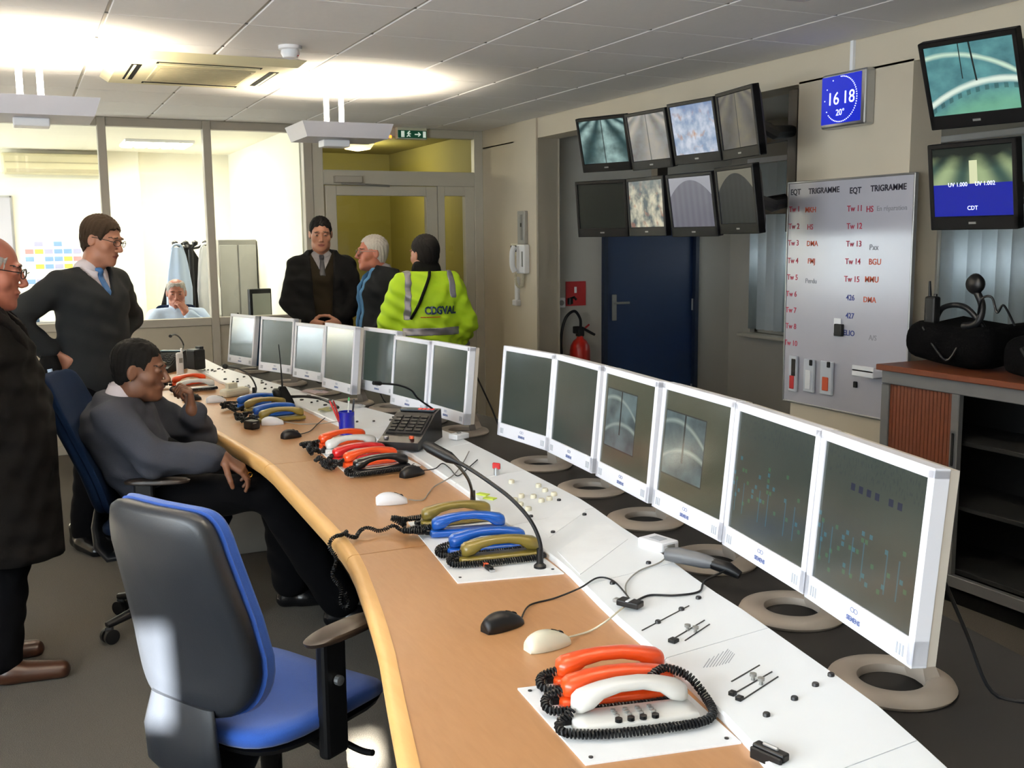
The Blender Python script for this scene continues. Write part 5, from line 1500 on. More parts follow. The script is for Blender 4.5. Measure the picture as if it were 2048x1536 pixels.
# ================================================================ people: signed distance fields -> surface nets
class Grid:
    def __init__(s, lo, hi, h):
        s.lo = np.array(lo, float); s.h = h
        s.n = np.ceil((np.array(hi, float) - s.lo) / h).astype(int) + 1
        s.d = np.full(tuple(s.n), 0.5, np.float32)
        s.ax = [(s.lo[i] + h * np.arange(s.n[i])).astype(np.float32) for i in range(3)]
    def win(s, lo, hi):
        a = np.clip(np.floor((np.array(lo) - s.lo) / s.h).astype(int), 0, s.n); c = np.clip(np.ceil((np.array(hi) - s.lo) / s.h).astype(int) + 1, 0, s.n)
        sl = tuple(slice(a[i], c[i]) for i in range(3))
        return sl, s.ax[0][sl[0]][:, None, None], s.ax[1][sl[1]][None, :, None], s.ax[2][sl[2]][None, None, :]
    def add(s, pr, k=.015):
        lo, hi, fn = pr; m = max(k, 3 * s.h) + .012
        sl, X, Y, Z = s.win(np.array(lo) - m, np.array(hi) + m)
        if min(c.stop - c.start for c in sl) <= 0: return s
        d = fn(X, Y, Z); o = s.d[sl]
        if k > 0:
            q = np.clip(.5 + .5 * (o - d) / k, 0, 1); s.d[sl] = o * (1 - q) + d * q - k * q * (1 - q)
        else: s.d[sl] = np.minimum(o, d)
        return s
    def sub(s, pr, k=.006):
        lo, hi, fn = pr; m = max(k, 3 * s.h) + .01
        sl, X, Y, Z = s.win(np.array(lo) - m, np.array(hi) + m)
        if min(c.stop - c.start for c in sl) <= 0: return s
        d = -fn(X, Y, Z); o = s.d[sl]
        q = np.clip(.5 - .5 * (o - d) / k, 0, 1); s.d[sl] = o * (1 - q) + d * q + k * q * (1 - q)
        return s
    def cut(s, fn):
        s.d = np.maximum(s.d, fn(s.ax[0][:, None, None], s.ax[1][None, :, None], s.ax[2][None, None, :])).astype(np.float32); return s
    def warp(s, fn):
        s.d = (s.d + fn(s.ax[0][:, None, None], s.ax[1][None, :, None], s.ax[2][None, None, :])).astype(np.float32); return s
    def copy(s):
        g = Grid.__new__(Grid); g.lo, g.h, g.n, g.ax = s.lo, s.h, s.n, s.ax; g.d = s.d.copy(); return g
    def mesh(s):
        d = s.d.copy(); d[0] = d[-1] = .5; d[:, 0] = d[:, -1] = .5; d[:, :, 0] = d[:, :, -1] = .5
        ins = d < 0
        nx, ny, nz = d.shape
        c8 = [(i, j, k) for i in (0, 1) for j in (0, 1) for k in (0, 1)]
        def cn(a, i, j, k): return a[i:nx - 1 + i, j:ny - 1 + j, k:nz - 1 + k]
        cnt = sum(cn(ins, *c).astype(np.int8) for c in c8)
        act = (cnt > 0) & (cnt < 8)
        idx = np.argwhere(act)
        if len(idx) == 0: return np.zeros((0, 3)), np.zeros((0, 4), int)
        pos = np.zeros((len(idx), 3)); w = np.zeros(len(idx))
        for a in c8:
            for ax_ in range(3):
                if a[ax_] == 1: continue
                b_ = list(a); b_[ax_] = 1
                ia, ib = idx + np.array(a), idx + np.array(b_)
                da = d[ia[:, 0], ia[:, 1], ia[:, 2]]; db = d[ib[:, 0], ib[:, 1], ib[:, 2]]
                m = (da < 0) != (db < 0)
                t = np.where(m, da / np.where(m, da - db, 1), 0)
                p = np.tile(np.array(a, float), (len(idx), 1)); p[:, ax_] += t
                pos[m] += p[m]; w[m] += 1
        vid = np.full(act.shape, -1, np.int64); vid[idx[:, 0], idx[:, 1], idx[:, 2]] = np.arange(len(idx))
        verts = s.lo + (idx + pos / w[:, None]) * s.h
        F = []
        for ax_ in range(3):
            sl0 = [slice(None)] * 3; sl1 = [slice(None)] * 3; sl0[ax_] = slice(0, -1); sl1[ax_] = slice(1, None)
            ch = ins[tuple(sl0)] != ins[tuple(sl1)]
            e = np.argwhere(ch)
            u, v = [(1, 2), (2, 0), (0, 1)][ax_]
            ok = (e[:, u] > 0) & (e[:, v] > 0) & (e[:, u] < d.shape[u] - 1) & (e[:, v] < d.shape[v] - 1); e = e[ok]
            du = np.zeros(3, int); du[u] = 1; dv = np.zeros(3, int); dv[v] = 1
            q = [e - du - dv, e - dv, e, e - du]
            q = np.stack([vid[x[:, 0], x[:, 1], x[:, 2]] for x in q], 1)
            first = ins[e[:, 0], e[:, 1], e[:, 2]]
            q[~first] = q[~first][:, ::-1]
            F.append(q)
        F = np.concatenate(F); F = F[(F >= 0).all(1)]
        return verts, F

def rc(a, b_, r1, r2, flat=None):
    """tapered capsule; flat=(axis, ratio) makes it wider along axis"""
    a = np.array(a, float); b_ = np.array(b_, float)
    R = max(r1, r2) * (flat[1] if flat else 1)
    lo = np.minimum(a, b_) - R; hi = np.maximum(a, b_) + R
    if flat: fx = np.array(flat[0], float); fx /= np.linalg.norm(fx); kk = 1 - 1 / flat[1]
    ba = b_ - a
    if flat: ba = ba - fx * (ba @ fx) * kk
    L2 = float(ba @ ba) + 1e-12
    def fn(X, Y, Z):
        x, y, z = X - a[0], Y - a[1], Z - a[2]
        if flat:
            c = (x * fx[0] + y * fx[1] + z * fx[2]) * kk
            x = x - c * fx[0]; y = y - c * fx[1]; z = z - c * fx[2]
        t = np.clip((x * ba[0] + y * ba[1] + z * ba[2]) / L2, 0, 1)
        return np.sqrt((x - t * ba[0]) ** 2 + (y - t * ba[1]) ** 2 + (z - t * ba[2]) ** 2) - (r1 + (r2 - r1) * t)
    return lo, hi, fn
def el(c, r, R=None):
    c = np.array(c, float); r = np.array(r, float); R = np.eye(3) if R is None else R     # R columns = local axes
    m = np.sqrt((R ** 2) @ (r ** 2))
    def fn(X, Y, Z):
        x, y, z = X - c[0], Y - c[1], Z - c[2]
        p = [(x * R[0, i] + y * R[1, i] + z * R[2, i]) / r[i] for i in range(3)]
        k0 = np.sqrt(p[0] ** 2 + p[1] ** 2 + p[2] ** 2) + 1e-9
        k1 = np.sqrt((p[0] / r[0]) ** 2 + (p[1] / r[1]) ** 2 + (p[2] / r[2]) ** 2) + 1e-9
        return k0 * (k0 - 1) / k1
    return c - m, c + m, fn

def to_mesh(name, V, F, mats, fmat=None):
    me = bpy.data.meshes.new(name)
    me.from_pydata(V.tolist(), [], F.tolist())
    for m in mats: me.materials.append(m)
    if fmat is not None: me.polygons.foreach_set('material_index', fmat.astype(np.int32))
    me.shade_smooth(); me.update()
    return me

def skinmat(n, c): return M('skin_' + n, c, .5, var=.05, scale=25, bump=.05, bscale=200)
m_eye = M('eye_white', '#8f8882', .4); m_iris = M('eye_dark', '#1d1510', .3)

def rotz(a): c, s = math.cos(a), math.sin(a); return np.array([[c, -s, 0], [s, c, 0], [0, 0, 1.0]])
def rotx(a): c, s = math.cos(a), math.sin(a); return np.array([[1, 0, 0], [0, c, -s], [0, s, c]])
def roty(a): c, s = math.cos(a), math.sin(a); return np.array([[c, 0, s], [0, 1, 0], [-s, 0, c]])

class Person:
    def __init__(s, label, loc, facing, skin, lips='#8a4a40', brow='#2a2018'):
        s.loc = np.array([loc[0], loc[1], loc[2] if len(loc) > 2 else 0.0]); s.R = rotz(math.radians(facing - 90)); s.fac = facing
        s.root = thing('person', label, 'person', tuple(s.loc), 0)
        s.skin = skin; s.V = []; s.F = []; s.fm = []; s.nv = 0
        s.mats = [skin, m_eye, m_iris, M('lips_' + lips, lips, .45), M('brow_' + brow, brow, .8)]
    def w(s, p): return s.loc + s.R @ np.array(p, float)
    def addbody(s, V, F, fm=None):
        s.V.append(V); s.F.append(F + s.nv); s.nv += len(V); s.fm.append(np.zeros(len(F)) if fm is None else fm)
    def finish(s):
        V = np.concatenate(s.V) - s.loc; F = np.concatenate(s.F); fm = np.concatenate(s.fm)
        return part('body', to_mesh('body', V, F, s.mats, fm), None, s.root)
    def wear(s, name, g, mat, label=None):
        V, F = g.mesh()
        if len(V) == 0: return None
        return part(name, to_mesh(name, V - s.loc, F, mat if isinstance(mat, list) else [mat]), None, s.root, label=label)
    def head(s, c, yaw=0.0, pitch=0.0, roll=0.0, sc=1.0, neck_to=None, neck_r=.056, hair=None, hairmat=None, nose=1.0, jaw=1.0, h=.004, glasses=None, beard=None):
        """c: head centre in person coords; yaw (deg) turns to the person's left, pitch down positive"""
        HR = s.R @ rotz(math.radians(yaw)) @ rotx(-math.radians(pitch)) @ roty(math.radians(roll))
        C = s.w(c)
        def L(p): return C + HR @ (np.array(p, float) * sc)
        g = Grid(C - .19 * sc, C + .19 * sc, h)
        def E(p, r, k=.015, sub=False, rot=None):
            (g.sub if sub else g.add)(el(L(p), np.array(r) * sc, HR if rot is None else HR @ rot), k)
        E((0, -.018, .040), (.075, .096, .080), 0)                         # cranium
        E((0, .010, -.020), (.064, .078, .088), .03)                       # face block
        E((0, .040, -.075), (.046 * jaw, .048, .045), .03)                  # jaw
        E((0, .074, -.098), (.020 * jaw, .016, .014), .022)                 # chin
        for q in (-1, 1):
            E((q * .047, .045, -.022), (.022, .028, .024), .02)            # cheekbone
            E((q * .050 * jaw, .0, -.075), (.014, .030, .026), .025)        # jaw angle
            E((q * .026, .082, .034), (.026, .010, .008), .012)            # brow ridge
            E((q * .031, .095, .013), (.017, .013, .011), .008, True)      # eye socket
            E((q * .031, .075, .013), (.0150, .0150, .0125), .003)         # eyeball with lids
            E((q * .078, -.012, -.002), (.008, .019, .031), .006, rot=rotz(q * .35))    # ear
            E((q * .086, -.006, .0), (.005, .009, .018), .004, True, rot=rotz(q * .35))
            E((q * .011 * nose, .098, -.030), (.009, .010, .0075), .006)    # nostril wing
        g.add(rc(L((0, .084, .022)), L((0, .084 + .026 * nose, -.022)), .0085 * sc, .0115 * sc * nose), .010)
        E((0, .086, -.053), (.026, .012, .008), .008)                      # upper lip mound
        E((0, .090, -.0545), (.022, .006, .0045), .003); E((0, .088, -.0655), (.019, .0065, .0055), .003)
        E((0, .097, -.0600), (.021, .006, .0016), .002, True)              # mouth line
        if neck_to is not None:
            N = s.w(neck_to)
            g.add(rc(L((0, -.022, -.055)), N, neck_r * sc, neck_r * 1.1 * sc), .025)
        V, F = g.mesh()
        ctr = (V[F].mean(1) - C) @ HR / sc
        x, y, z = np.abs(ctr[:, 0]), ctr[:, 1], ctr[:, 2]
        fm = np.zeros(len(F))
        ey = ((x - .031) ** 2 / .0125 ** 2 + (z - .0120) ** 2 / .0042 ** 2 < 1) & (y > .07)
        fm[ey] = 1
        fm[((x - .031) ** 2 / .0055 ** 2 + (z - .012) ** 2 / .0042 ** 2 < 1) & (y > .07)] = 2
        fm[(x / .023) ** 2 + ((z + .0600) / .0095) ** 2 < 1] = np.where((y > .07)[(x / .023) ** 2 + ((z + .0600) / .0095) ** 2 < 1], 3, 0)
        fm[((x - .031) ** 2 / .020 ** 2 + (z - .0350 + (x - .031) * .22) ** 2 / .0032 ** 2 < 1) & (y > .06)] = 4
        s.addbody(V, F, fm)
        if hair:
            t, line, extra = hair
            hg = Grid(C - .17 * sc, C + .17 * sc, .0045)
            hg.add(el(L((0, -.020, .042)), np.array((.075 + t * .55, .096 + t * .7, .080 + t)) * sc, HR), 0)
            hg.add(el(L((0, -.020, -.015)), np.array((.070 + t * .35, .082 + t * .5, .085)) * sc, HR), .03)
            def cutf(X, Y, Z):
                p = np.stack(np.broadcast_arrays(X - C[0], Y - C[1], Z - C[2]), -1) @ HR / sc
                zc = np.interp(p[..., 1], [a for a, _ in line], [b_ for _, b_ in line]) + .006 * np.sin(p[..., 0] * 190) * (p[..., 1] > .04)
                d = zc - p[..., 2]
                if extra: d = np.maximum(d, extra(p[..., 0], p[..., 1], p[..., 2]))
                return d * sc
            hg.cut(cutf)
            def strands(X, Y, Z):
                p = np.stack(np.broadcast_arrays(X - C[0], Y - C[1], Z - C[2]), -1) @ HR
                return .0016 * np.sin(p[..., 0] * 330 + p[..., 2] * 90 + 3 * np.sin(p[..., 1] * 60)) + .0014 * np.sin(p[..., 1] * 290 + p[..., 0] * 120)
            hg.warp(strands)
            s.wear('hair', hg, hairmat)
        if beard is not None:
            bg_ = Grid(C - .15 * sc, C + .15 * sc, .004)
            bg_.d = g.d[:bg_.d.shape[0], :bg_.d.shape[1], :bg_.d.shape[2]] if False else bg_.d
        if glasses is not None:
            b = B()
            toL = lambda p: Vector(L(p) - s.loc)
            for q in (-1, 1):
                tube(b, [toL((q * .033 + .024 * math.cos(a), .108 - .010 * abs(math.cos(a) * q + 1) * .6, .010 + .0155 * math.sin(a))) for a in [2 * PI * k / 20 for k in range(20)]], .0017 * sc, 5, closed=True)
                tube(b, [toL((q * .057, .098, .014)), toL((q * .080, .03, .016)), toL((q * .083, -.02, .012))], .0018 * sc, 5)
            tube(b, [toL((-.010, .112, .014)), toL((0, .116, .017)), toL((.010, .112, .014))], .0016 * sc, 5)
            part('glasses', b, glasses, s.root)
        s.HR, s.HC = HR, C
        return L
    def limbs(s, segs, h=.009, k=.02):
        """hidden torso and limbs: one coarse field"""
        P = np.array([s.w(q) for a in segs for q in a[:2]]); g = Grid(P.min(0) - .22, P.max(0) + .22, h)
        for a in segs: g.add(rc(s.w(a[0]), s.w(a[1]), a[2], a[3], (s.R @ np.array(a[4][0], float), a[4][1]) if len(a) > 4 else None), k)
        return g
    def hand(s, wrist, fdir, ndir, thumb_sign, curl=(.5, .6, .4), elbow=None, sc=1.0, spread=.10, thumbcurl=.5):
        W = s.w(wrist); f = s.R @ np.array(fdir, float); f /= np.linalg.norm(f)
        n = s.R @ np.array(ndir, float); n -= f * (n @ f); n /= np.linalg.norm(n)
        t = np.cross(f, n) * thumb_sign                                 # towards the thumb
        g = Grid(W - .17, W + .22 * np.ones(3), .0032)
        def P(a, b_, c): return W + (f * a + t * b_ + n * c) * sc
        offs = [.029, .0098, -.0098, -.028]; lens = [(.042, .026, .021), (.047, .029, .022), (.043, .027, .021), (.034, .021, .019)]
        for i, o in enumerate(offs):
            g.add(rc(P(0, o * .45, 0), P(.088 - abs(o) * .12, o, 0), .0165 * sc, .0125 * sc), .012)
        if elbow is not None: g.add(rc(W, s.w(elbow) * .35 + W * .65, .026 * sc, .034 * sc, (t, 1.25)), .02)
        for i, o in enumerate(offs):
            p = P(.088 - abs(o) * .12, o, 0); ang = 0
            for j in range(3):
                ang += curl[j] + .06 * i
                d = f * math.cos(ang) + n * math.sin(ang) + t * (spread * o / .03 * (1 - ang / 2.5))
                d /= np.linalg.norm(d); q = p + d * lens[i][j] * sc
                g.add(rc(p, q, (.0092 - .0008 * j) * sc, (.0086 - .0009 * j) * sc), .003); p = q
        p = P(.022, .028, .006); dirs = [(.55, .75, .30), (.85, .35, .35 + thumbcurl * .5), (.9, -.05, .3 + thumbcurl)]
        for j, (L_, d) in enumerate(zip((.042, .032, .026), dirs)):
            dd = f * d[0] + t * d[1] + n * d[2]; dd /= np.linalg.norm(dd); q = p + dd * L_ * sc
            g.add(rc(p, q, (.0135 - .0018 * j) * sc, (.0115 - .0015 * j) * sc), .008 if j == 0 else .004); p = q
        V, F = g.mesh(); s.addbody(V, F)

def shoes(per, pts, mat):
    """pts: list of (heel, toe) in person coords"""
    for a, c in pts:
        A, C = per.w(a), per.w(c); d = (C - A) / np.linalg.norm(C - A)
        g = Grid(np.minimum(A, C) - .12, np.maximum(A, C) + .14, .006)
        g.add(rc(A + [0, 0, .035], A + d * .09 + [0, 0, .04], .038, .042), .0)
        g.add(rc(A + d * .08 + [0, 0, .035], C - d * .03 + [0, 0, .025], .042, .034, (np.cross(d, [0, 0, 1]), 1.15)), .02)
        g.add(rc(A + d * .02 + [0, 0, .05], A + d * .02 + [0, 0, .11], .042, .046), .02)
        g.cut(lambda X, Y, Z: (per.loc[2] + .002 - Z) + 0 * X + 0 * Y)
        o = per.wear('shoe', g, mat)
def garment(per, segs, h=.008, k=.03, pad=.16, noise=.003, seed=0):
    P = np.array([per.w(q) for a in segs for q in a[:2]]); g = Grid(P.min(0) - pad, P.max(0) + pad, h)
    for a in segs: g.add(rc(per.w(a[0]), per.w(a[1]), a[2], a[3], (per.R @ np.array(a[4][0], float), a[4][1]) if len(a) > 4 else None), k)
    if noise:
        def f(X, Y, Z):
            return noise * (np.sin(X * 31 + Z * 44 + seed) * np.sin(Y * 27 - Z * 21 + seed * 2) + .6 * np.sin(Z * 75 + X * 22 + 2 * np.sin(Y * 19 + seed)) + .5 * np.sin(X * 53 + Y * 47 - Z * 38))
        g.warp(f)
    return g
def plane_cut(per, p, n):
    """keep the side the normal points away from"""
    P = per.w(p); N = per.R @ np.array(n, float); N /= np.linalg.norm(N)
    return lambda X, Y, Z: (X - P[0]) * N[0] + (Y - P[1]) * N[1] + (Z - P[2]) * N[2]
def local(per, X, Y, Z):
    p = np.stack(np.broadcast_arrays(X - per.loc[0], Y - per.loc[1], Z - per.loc[2]), -1) @ per.R
    return p[..., 0], p[..., 1], p[..., 2]
XA = (1, 0, 0)
# ================================================================ the people
sk_light = skinmat('light', '#a8745c'); sk_ruddy = skinmat('ruddy', '#9c5f4c'); sk_brown = skinmat('brown', '#6b4632'); sk_tan = skinmat('tan', '#a8745c')
hair_dark = M('hair_black', '#0b0908', .85, var=.2, scale=120, spec=.2); hair_brown = M('hair_brown', '#2e2014', .8, var=.2, scale=120, spec=.25)
hair_grey = M('hair_grey', '#8f8a86', .6, var=.15, scale=120); hair_white = M('hair_silver', '#b3aca4', .6, var=.12, scale=120)
cl_sweater = M('charcoal_knit', '#1f2123', .95, var=.08, scale=300, bump=.3, bscale=600, spec=.2)
cl_sweater2 = M('slate_knit', '#34363e', .95, var=.08, scale=300, bump=.3, bscale=600, spec=.2)
cl_black = M('black_wool', '#070708', .95, var=.1, scale=200, bump=.2, bscale=500, spec=.15)
cl_coat = M('dark_brown_wool', '#090706', .95, spec=.15, var=.1, scale=200, bump=.2, bscale=500)
cl_trouser = M('black_trouser', '#040406', .95, spec=.1, var=.1, scale=200)
cl_shirt = M('white_shirt', '#d9cfd4', .8, var=.03); cl_bshirt = M('pale_blue_shirt', '#b9cbe6', .8, var=.03)
cl_tie = M('blue_tie', '#2d5f94', .6, var=.1, scale=80); cl_dtie = M('dark_tie', '#14161f', .6); cl_olive = M('olive_pullover', '#171209', .95, spec=.15, var=.1)
cl_hivis = M('hi_vis_yellow', '#b6dc1e', .7, var=.04, scale=12); cl_tape = M('reflective_tape', '#8d8a92', .35, var=.05, metal=.3)
cl_navy = M('navy_jacket', '#06080b', .85, var=.1, spec=.15); cl_teal = M('blue_lining', '#2f5f86', .7, var=.06)
sh_black = M('black_leather', '#0d0d0f', .25, var=.1); sh_brown = M('brown_leather', '#3a2216', .35, var=.1)

def torso(J, g):
    return [(J['pel'], J['mid'], .116 + g, .114 + g, (XA, 1.36)), (J['mid'], J['chest'], .114 + g, .124 + g, (XA, 1.40)),
            (np.array(J['shL']) * [.58, 1, 1] + [0, 0, .002], np.array(J['shR']) * [.58, 1, 1] + [0, 0, .002], .056 + g * .8, .056 + g * .8), (np.array(J['shL']) * [.85, 1, 1] - [0, 0, .02], np.array(J['shR']) * [.85, 1, 1] - [0, 0, .02], .055 + g * .8, .055 + g * .8), (J['chest'], J['neck'], .105 + g, .058 + g, (XA, 1.45))]
def arm(J, s, g, cuff=0.0): return [(J['sh' + s], J['el' + s], .054 + g, .047 + g), (J['el' + s], np.array(J['el' + s]) * (.16 if g > 0 else 0) + np.array(J['wr' + s]) * (.84 if g > 0 else 1), .047 + g, .036 + g + cuff)]
def leg(J, s, g, hem=.0): return [(J['hip' + s], J['kn' + s], .086 + g, .060 + g), (J['kn' + s], J['an' + s], .058 + g, .044 + g + hem)]
def standing(H, **kw):
    f = H / 1.75
    J = dict(pel=(0, 0, .95), mid=(0, .0, 1.12), chest=(0, .005, 1.30), neck=(0, -.01, 1.47), shL=(-.178, -.01, 1.395), shR=(.178, -.01, 1.395),
             elL=(-.235, -.03, 1.13), elR=(.235, -.03, 1.13), wrL=(-.225, .05, .88), wrR=(.225, .05, .88), hipL=(-.09, 0, .92), hipR=(.09, 0, .92),
             knL=(-.095, .02, .50), knR=(.095, .02, .50), anL=(-.10, -.02, .10), anR=(.10, -.02, .10))
    J.update(kw)
    return {k: tuple(np.array(v, float) * f) for k, v in J.items()}
def body_core(per, J, arms=('L', 'R')):
    segs = torso(J, -.012) + leg(J, 'L', -.012) + leg(J, 'R', -.012)
    for a in arms: segs += arm(J, a, -.010)
    V, F = per.limbs(segs, .012, .03).mesh(); per.addbody(V, F)
def trousers(per, J, mat, g=.010, hem=.014):
    t = garment(per, [(J['pel'], tuple(np.array(J['pel']) + np.array((0, 0, .06))), .122 + g, .118 + g, (XA, 1.36))] + leg(J, 'L', g, hem) + leg(J, 'R', g, hem), .009, .03, noise=.003, seed=2)
    per.wear('trousers', t, mat)
def collar_shirt(per, J, mat, zc, tie=None, tlen=.40, lean=(0, 0, 0)):
    """shirt torso visible in the neckline, folded collar and tie"""
    n = np.array(J['neck'])
    s_ = garment(per, torso(J, .004), .008, .03, noise=0)
    s_.cut(lambda X, Y, Z: (per.loc[2] + J['chest'][2] - .22 - Z) + 0 * X + 0 * Y)
    P = per.w(n + np.array(lean)); up = per.R @ np.array((0, .18, 1.0)); up /= np.linalg.norm(up)
    c = Grid(per.w(n) - .12, per.w(n) + .12, .0045)
    c.add(rc(per.w(n + np.array((0, .006, -.03))), per.w(n + np.array((0, .016, .030))), .083, .066), 0)
    c.sub(rc(per.w(n + np.array((0, .012, -.1))), per.w(n + np.array((0, .018, .12))), .060, .060), .004)
    c.cut(plane_cut(per, n + np.array((0, 0, .036)), (0, .55, 1)))
    def notch(X, Y, Z):
        x, y, z = local(per, X, Y, Z); return -np.maximum(np.abs(x) - .006 - np.maximum(0, (n[2] + .03 - z)) * .25, .02 - y)
    c.cut(notch)
    per.wear('shirt', s_, mat); per.wear('collar', c, mat)
    if tie:
        t = garment(per, torso(J, .012), .006, .03, noise=0)
        def tf(X, Y, Z):
            x, y, z = local(per, X, Y, Z)
            w_ = np.interp(n[2] - z, [-.03, .0, .03, .045, .3], [.012, .019, .013, .016, .034])
            return np.maximum.reduce([np.abs(x) - w_, -y, z - n[2] - .012, n[2] - tlen - z])
        t.cut(tf)
        k_ = np.array((0, .075, -.005)) + n
        t.add(el(per.w(k_), (.018, .018, .018)), .006)
        per.wear('tie', t, tie)
def vneck(per, J, depth, slope=.55):
    n = J['neck']
    def f(X, Y, Z):
        x, y, z = local(per, X, Y, Z)
        return -np.maximum((np.abs(x) - (z - (n[2] - depth)) * slope) * .8, -y - .0)
    return f

HL = [(-.13, -.085), (-.07, -.08), (-.04, -.045), (-.018, -.035), (-.010, .020), (.012, .026), (.024, .004), (.034, .008), (.046, .046), (.07, .078), (.10, .10), (.14, .11)]

# --- young man with glasses, hands on hips
yp = Vector((.335, 5.74, 0))
P1 = Person('young man with glasses in charcoal sweater and blue tie, hands on hips', yp, -52, sk_light, brow='#2c2016')
J = standing(1.72, elR=(.41, -.10, 1.23), wrR=(.235, -.03, 1.045), elL=(-.40, -.16, 1.19), wrL=(-.20, -.10, 1.03), neck=(0, .0, 1.465), knL=(-.11, .03, .50), anL=(-.13, .0, .10), knR=(.10, .02, .5), anR=(.12, -.03, .10))
body_core(P1, J)
P1.head((-.045, .055, 1.585), yaw=16, pitch=14, roll=-4, neck_to=(-.01, .0, 1.42), hair=(.014, HL, None), hairmat=hair_brown, glasses=m_black)
P1.hand(J['wrR'], (-.45, .55, -.55), (-.75, -.35, 0), -1, (.25, .35, .3), J['elR'])
P1.hand(J['wrL'], (.55, -.2, -.6), (.5, .6, 0), 1, (.25, .35, .3), J['elL'])
P1.finish()
collar_shirt(P1, J, cl_shirt, 0, cl_tie)
g = garment(P1, torso(J, .022) + [(tuple(np.array(J['pel']) + (0, 0, -.03)), J['pel'], .135, .138, (XA, 1.36))] + arm(J, 'L', .020) + arm(J, 'R', .020), .008, .035, noise=.0025)
g.cut(vneck(P1, J, .135, .62)); g.cut(plane_cut(P1, np.array(J['neck']) + (0, 0, .012), (0, -.25, 1)))
P1.wear('sweater', g, cl_sweater)
trousers(P1, J, cl_trouser)
shoes(P1, [((-.12, -.06, 0), (-.16, .20, 0)), ((.12, -.08, 0), (.20, .17, 0))], sh_black)
# jacket hanging from his hand
jk = thing('folded_jacket', 'dark folded jacket with a pale blue lining held at the hip', 'jacket', (.112, 5.558, .668))
b = B(); rings = []
for z, hw, hd, ox in ((.36, .035, .03, .0), (.30, .055, .045, .0), (.15, .065, .05, .005), (.04, .07, .05, .01), (.0, .055, .04, .015)):
    rings.append([Vector((ox + hw * math.cos(a) * (1 + .15 * math.sin(3 * a + z * 20)), hd * math.sin(a) * (1 + .15 * math.cos(2 * a + z * 30)), z)) for a in [2 * PI * k / 24 for k in range(24)]])
loft(b, rings); part('cloth', b, cl_black, jk, 70)
b = B(); tube(b, spline([(.0, -.048, .30), (.012, -.054, .2), (.0, -.056, .1), (-.02, -.05, .02)]), [.012] * 25, 8); part('lining', b, cl_bshirt, jk, 60)
b = B(); box(b, (-.03, -.05, -.0), (.05, .03, .018), Matrix.Rotation(.5, 3, 'Y'), bev=.006); part('buckle', b, M('brass', '#b89a5a', .3, metal=.8), jk)

# --- man in the long dark coat, standing by the seated man's chair
nose = at(60, 552, y=4.12)
P2 = Person('balding man with grey side hair and glasses in long dark coat, in profile', (nose.x - .185, 4.14, 0), -4, sk_ruddy)
J = standing(1.62, neck=(0, .0, 1.47), shR=(.19, -.02, 1.40), shL=(-.19, -.02, 1.40), anR=(.12, .0, .1), anL=(-.10, -.10, .1), knR=(.11, .06, .5), knL=(-.1, -.02, .5), wrR=(.16, .03, .93), elR=(.27, -.10, 1.12), wrL=(-.16, .03, .93), elL=(-.27, -.10, 1.12))
body_core(P2, J)
P2.head((0, .055, 1.475), pitch=10, sc=1.10, neck_to=(0, -.0, 1.32), hair=(.007, [(-.13, -.07), (-.05, -.06), (-.03, -.01), (.0, .0), (.03, -.02), (.045, -.01), (.05, .05), (.1, .2)], lambda x, y, z: (z - .055) + 0 * x), hairmat=hair_grey, glasses=m_black, nose=.92)
P2.hand(J['wrR'], (0, .1, -1), (-1, 0, 0), 1, (.3, .4, .3), J['elR'])
P2.hand(J['wrL'], (0, .1, -1), (1, 0, 0), -1, (.3, .4, .3), J['elL'])
P2.finish()
collar_shirt(P2, J, cl_shirt, 0, cl_dtie)
g = garment(P2, torso(J, .038) + arm(J, 'L', .030) + arm(J, 'R', .030) + [((0, .02, .98), (0, .05, .50), .185, .215, (XA, 1.20)), ((0, .04, 1.15), (0, .08, .85), .15, .175, (XA, 1.25))], .009, .04, noise=.005, seed=4)
g.cut(vneck(P2, J, .20, .45)); g.cut(plane_cut(P2, (0, 0, .455), (0, 0, -1))); g.cut(plane_cut(P2, np.array(J['neck']) + (0, 0, .03), (0, -.1, 1)))
P2.wear('long_coat', g, cl_coat)
cg = garment(P2, torso(J, .052), .008, .03, noise=0)
n_ = J['neck']
def lap(X, Y, Z):
    x, y, z = local(P2, X, Y, Z); e = (np.abs(x) - (z - (n_[2] - .27)) * .45)
    return np.maximum.reduce([-e + .0, e - .055, -y - .02, z - n_[2] - .02, n_[2] - .27 - z])
cg.cut(lap); P2.wear('lapels', cg, cl_coat)
trousers(P2, J, cl_trouser, .012, .02)
shoes(P2, [((.12, -.05, 0), (.14, .23, 0)), ((-.10, -.15, 0), (-.12, .13, 0))], sh_brown)

# --- operator leaning back in his chair
P3 = Person('seated man in slate sweater, fist raised to his chin', (.472, 4.352, 0), -15, sk_brown, lips='#5a3228', brow='#15100c')
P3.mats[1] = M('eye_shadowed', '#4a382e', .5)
J = dict(pel=(0, -.01, .60), mid=(0, -.085, .71), chest=(0, -.145, .84), neck=(0, -.13, .97), shL=(-.178, -.125, .91), shR=(.178, -.13, .905), elR=(.255, .02, .755), wrR=(.235, .27, .742),
         elL=(-.26, .13, .75), wrL=(-.125, .12, .875), hipL=(-.095, .0, .562), hipR=(.095, .0, .562), knL=(-.15, .44, .57), knR=(.14, .43, .575), anL=(-.12, .50, .12), anR=(.16, .70, .12))
body_core(P3, J)
P3.head((.02, -.050, 1.068), yaw=-6, pitch=8, neck_to=(0, -.13, .92), neck_r=.060, hair=(.006, HL, None), hairmat=hair_dark, jaw=1.05, h=.0035)
P3.hand(J['wrR'], (-.05, .8, -.55), (-.2, -.3, -.9), -1, (.35, .6, .4), J['elR'])
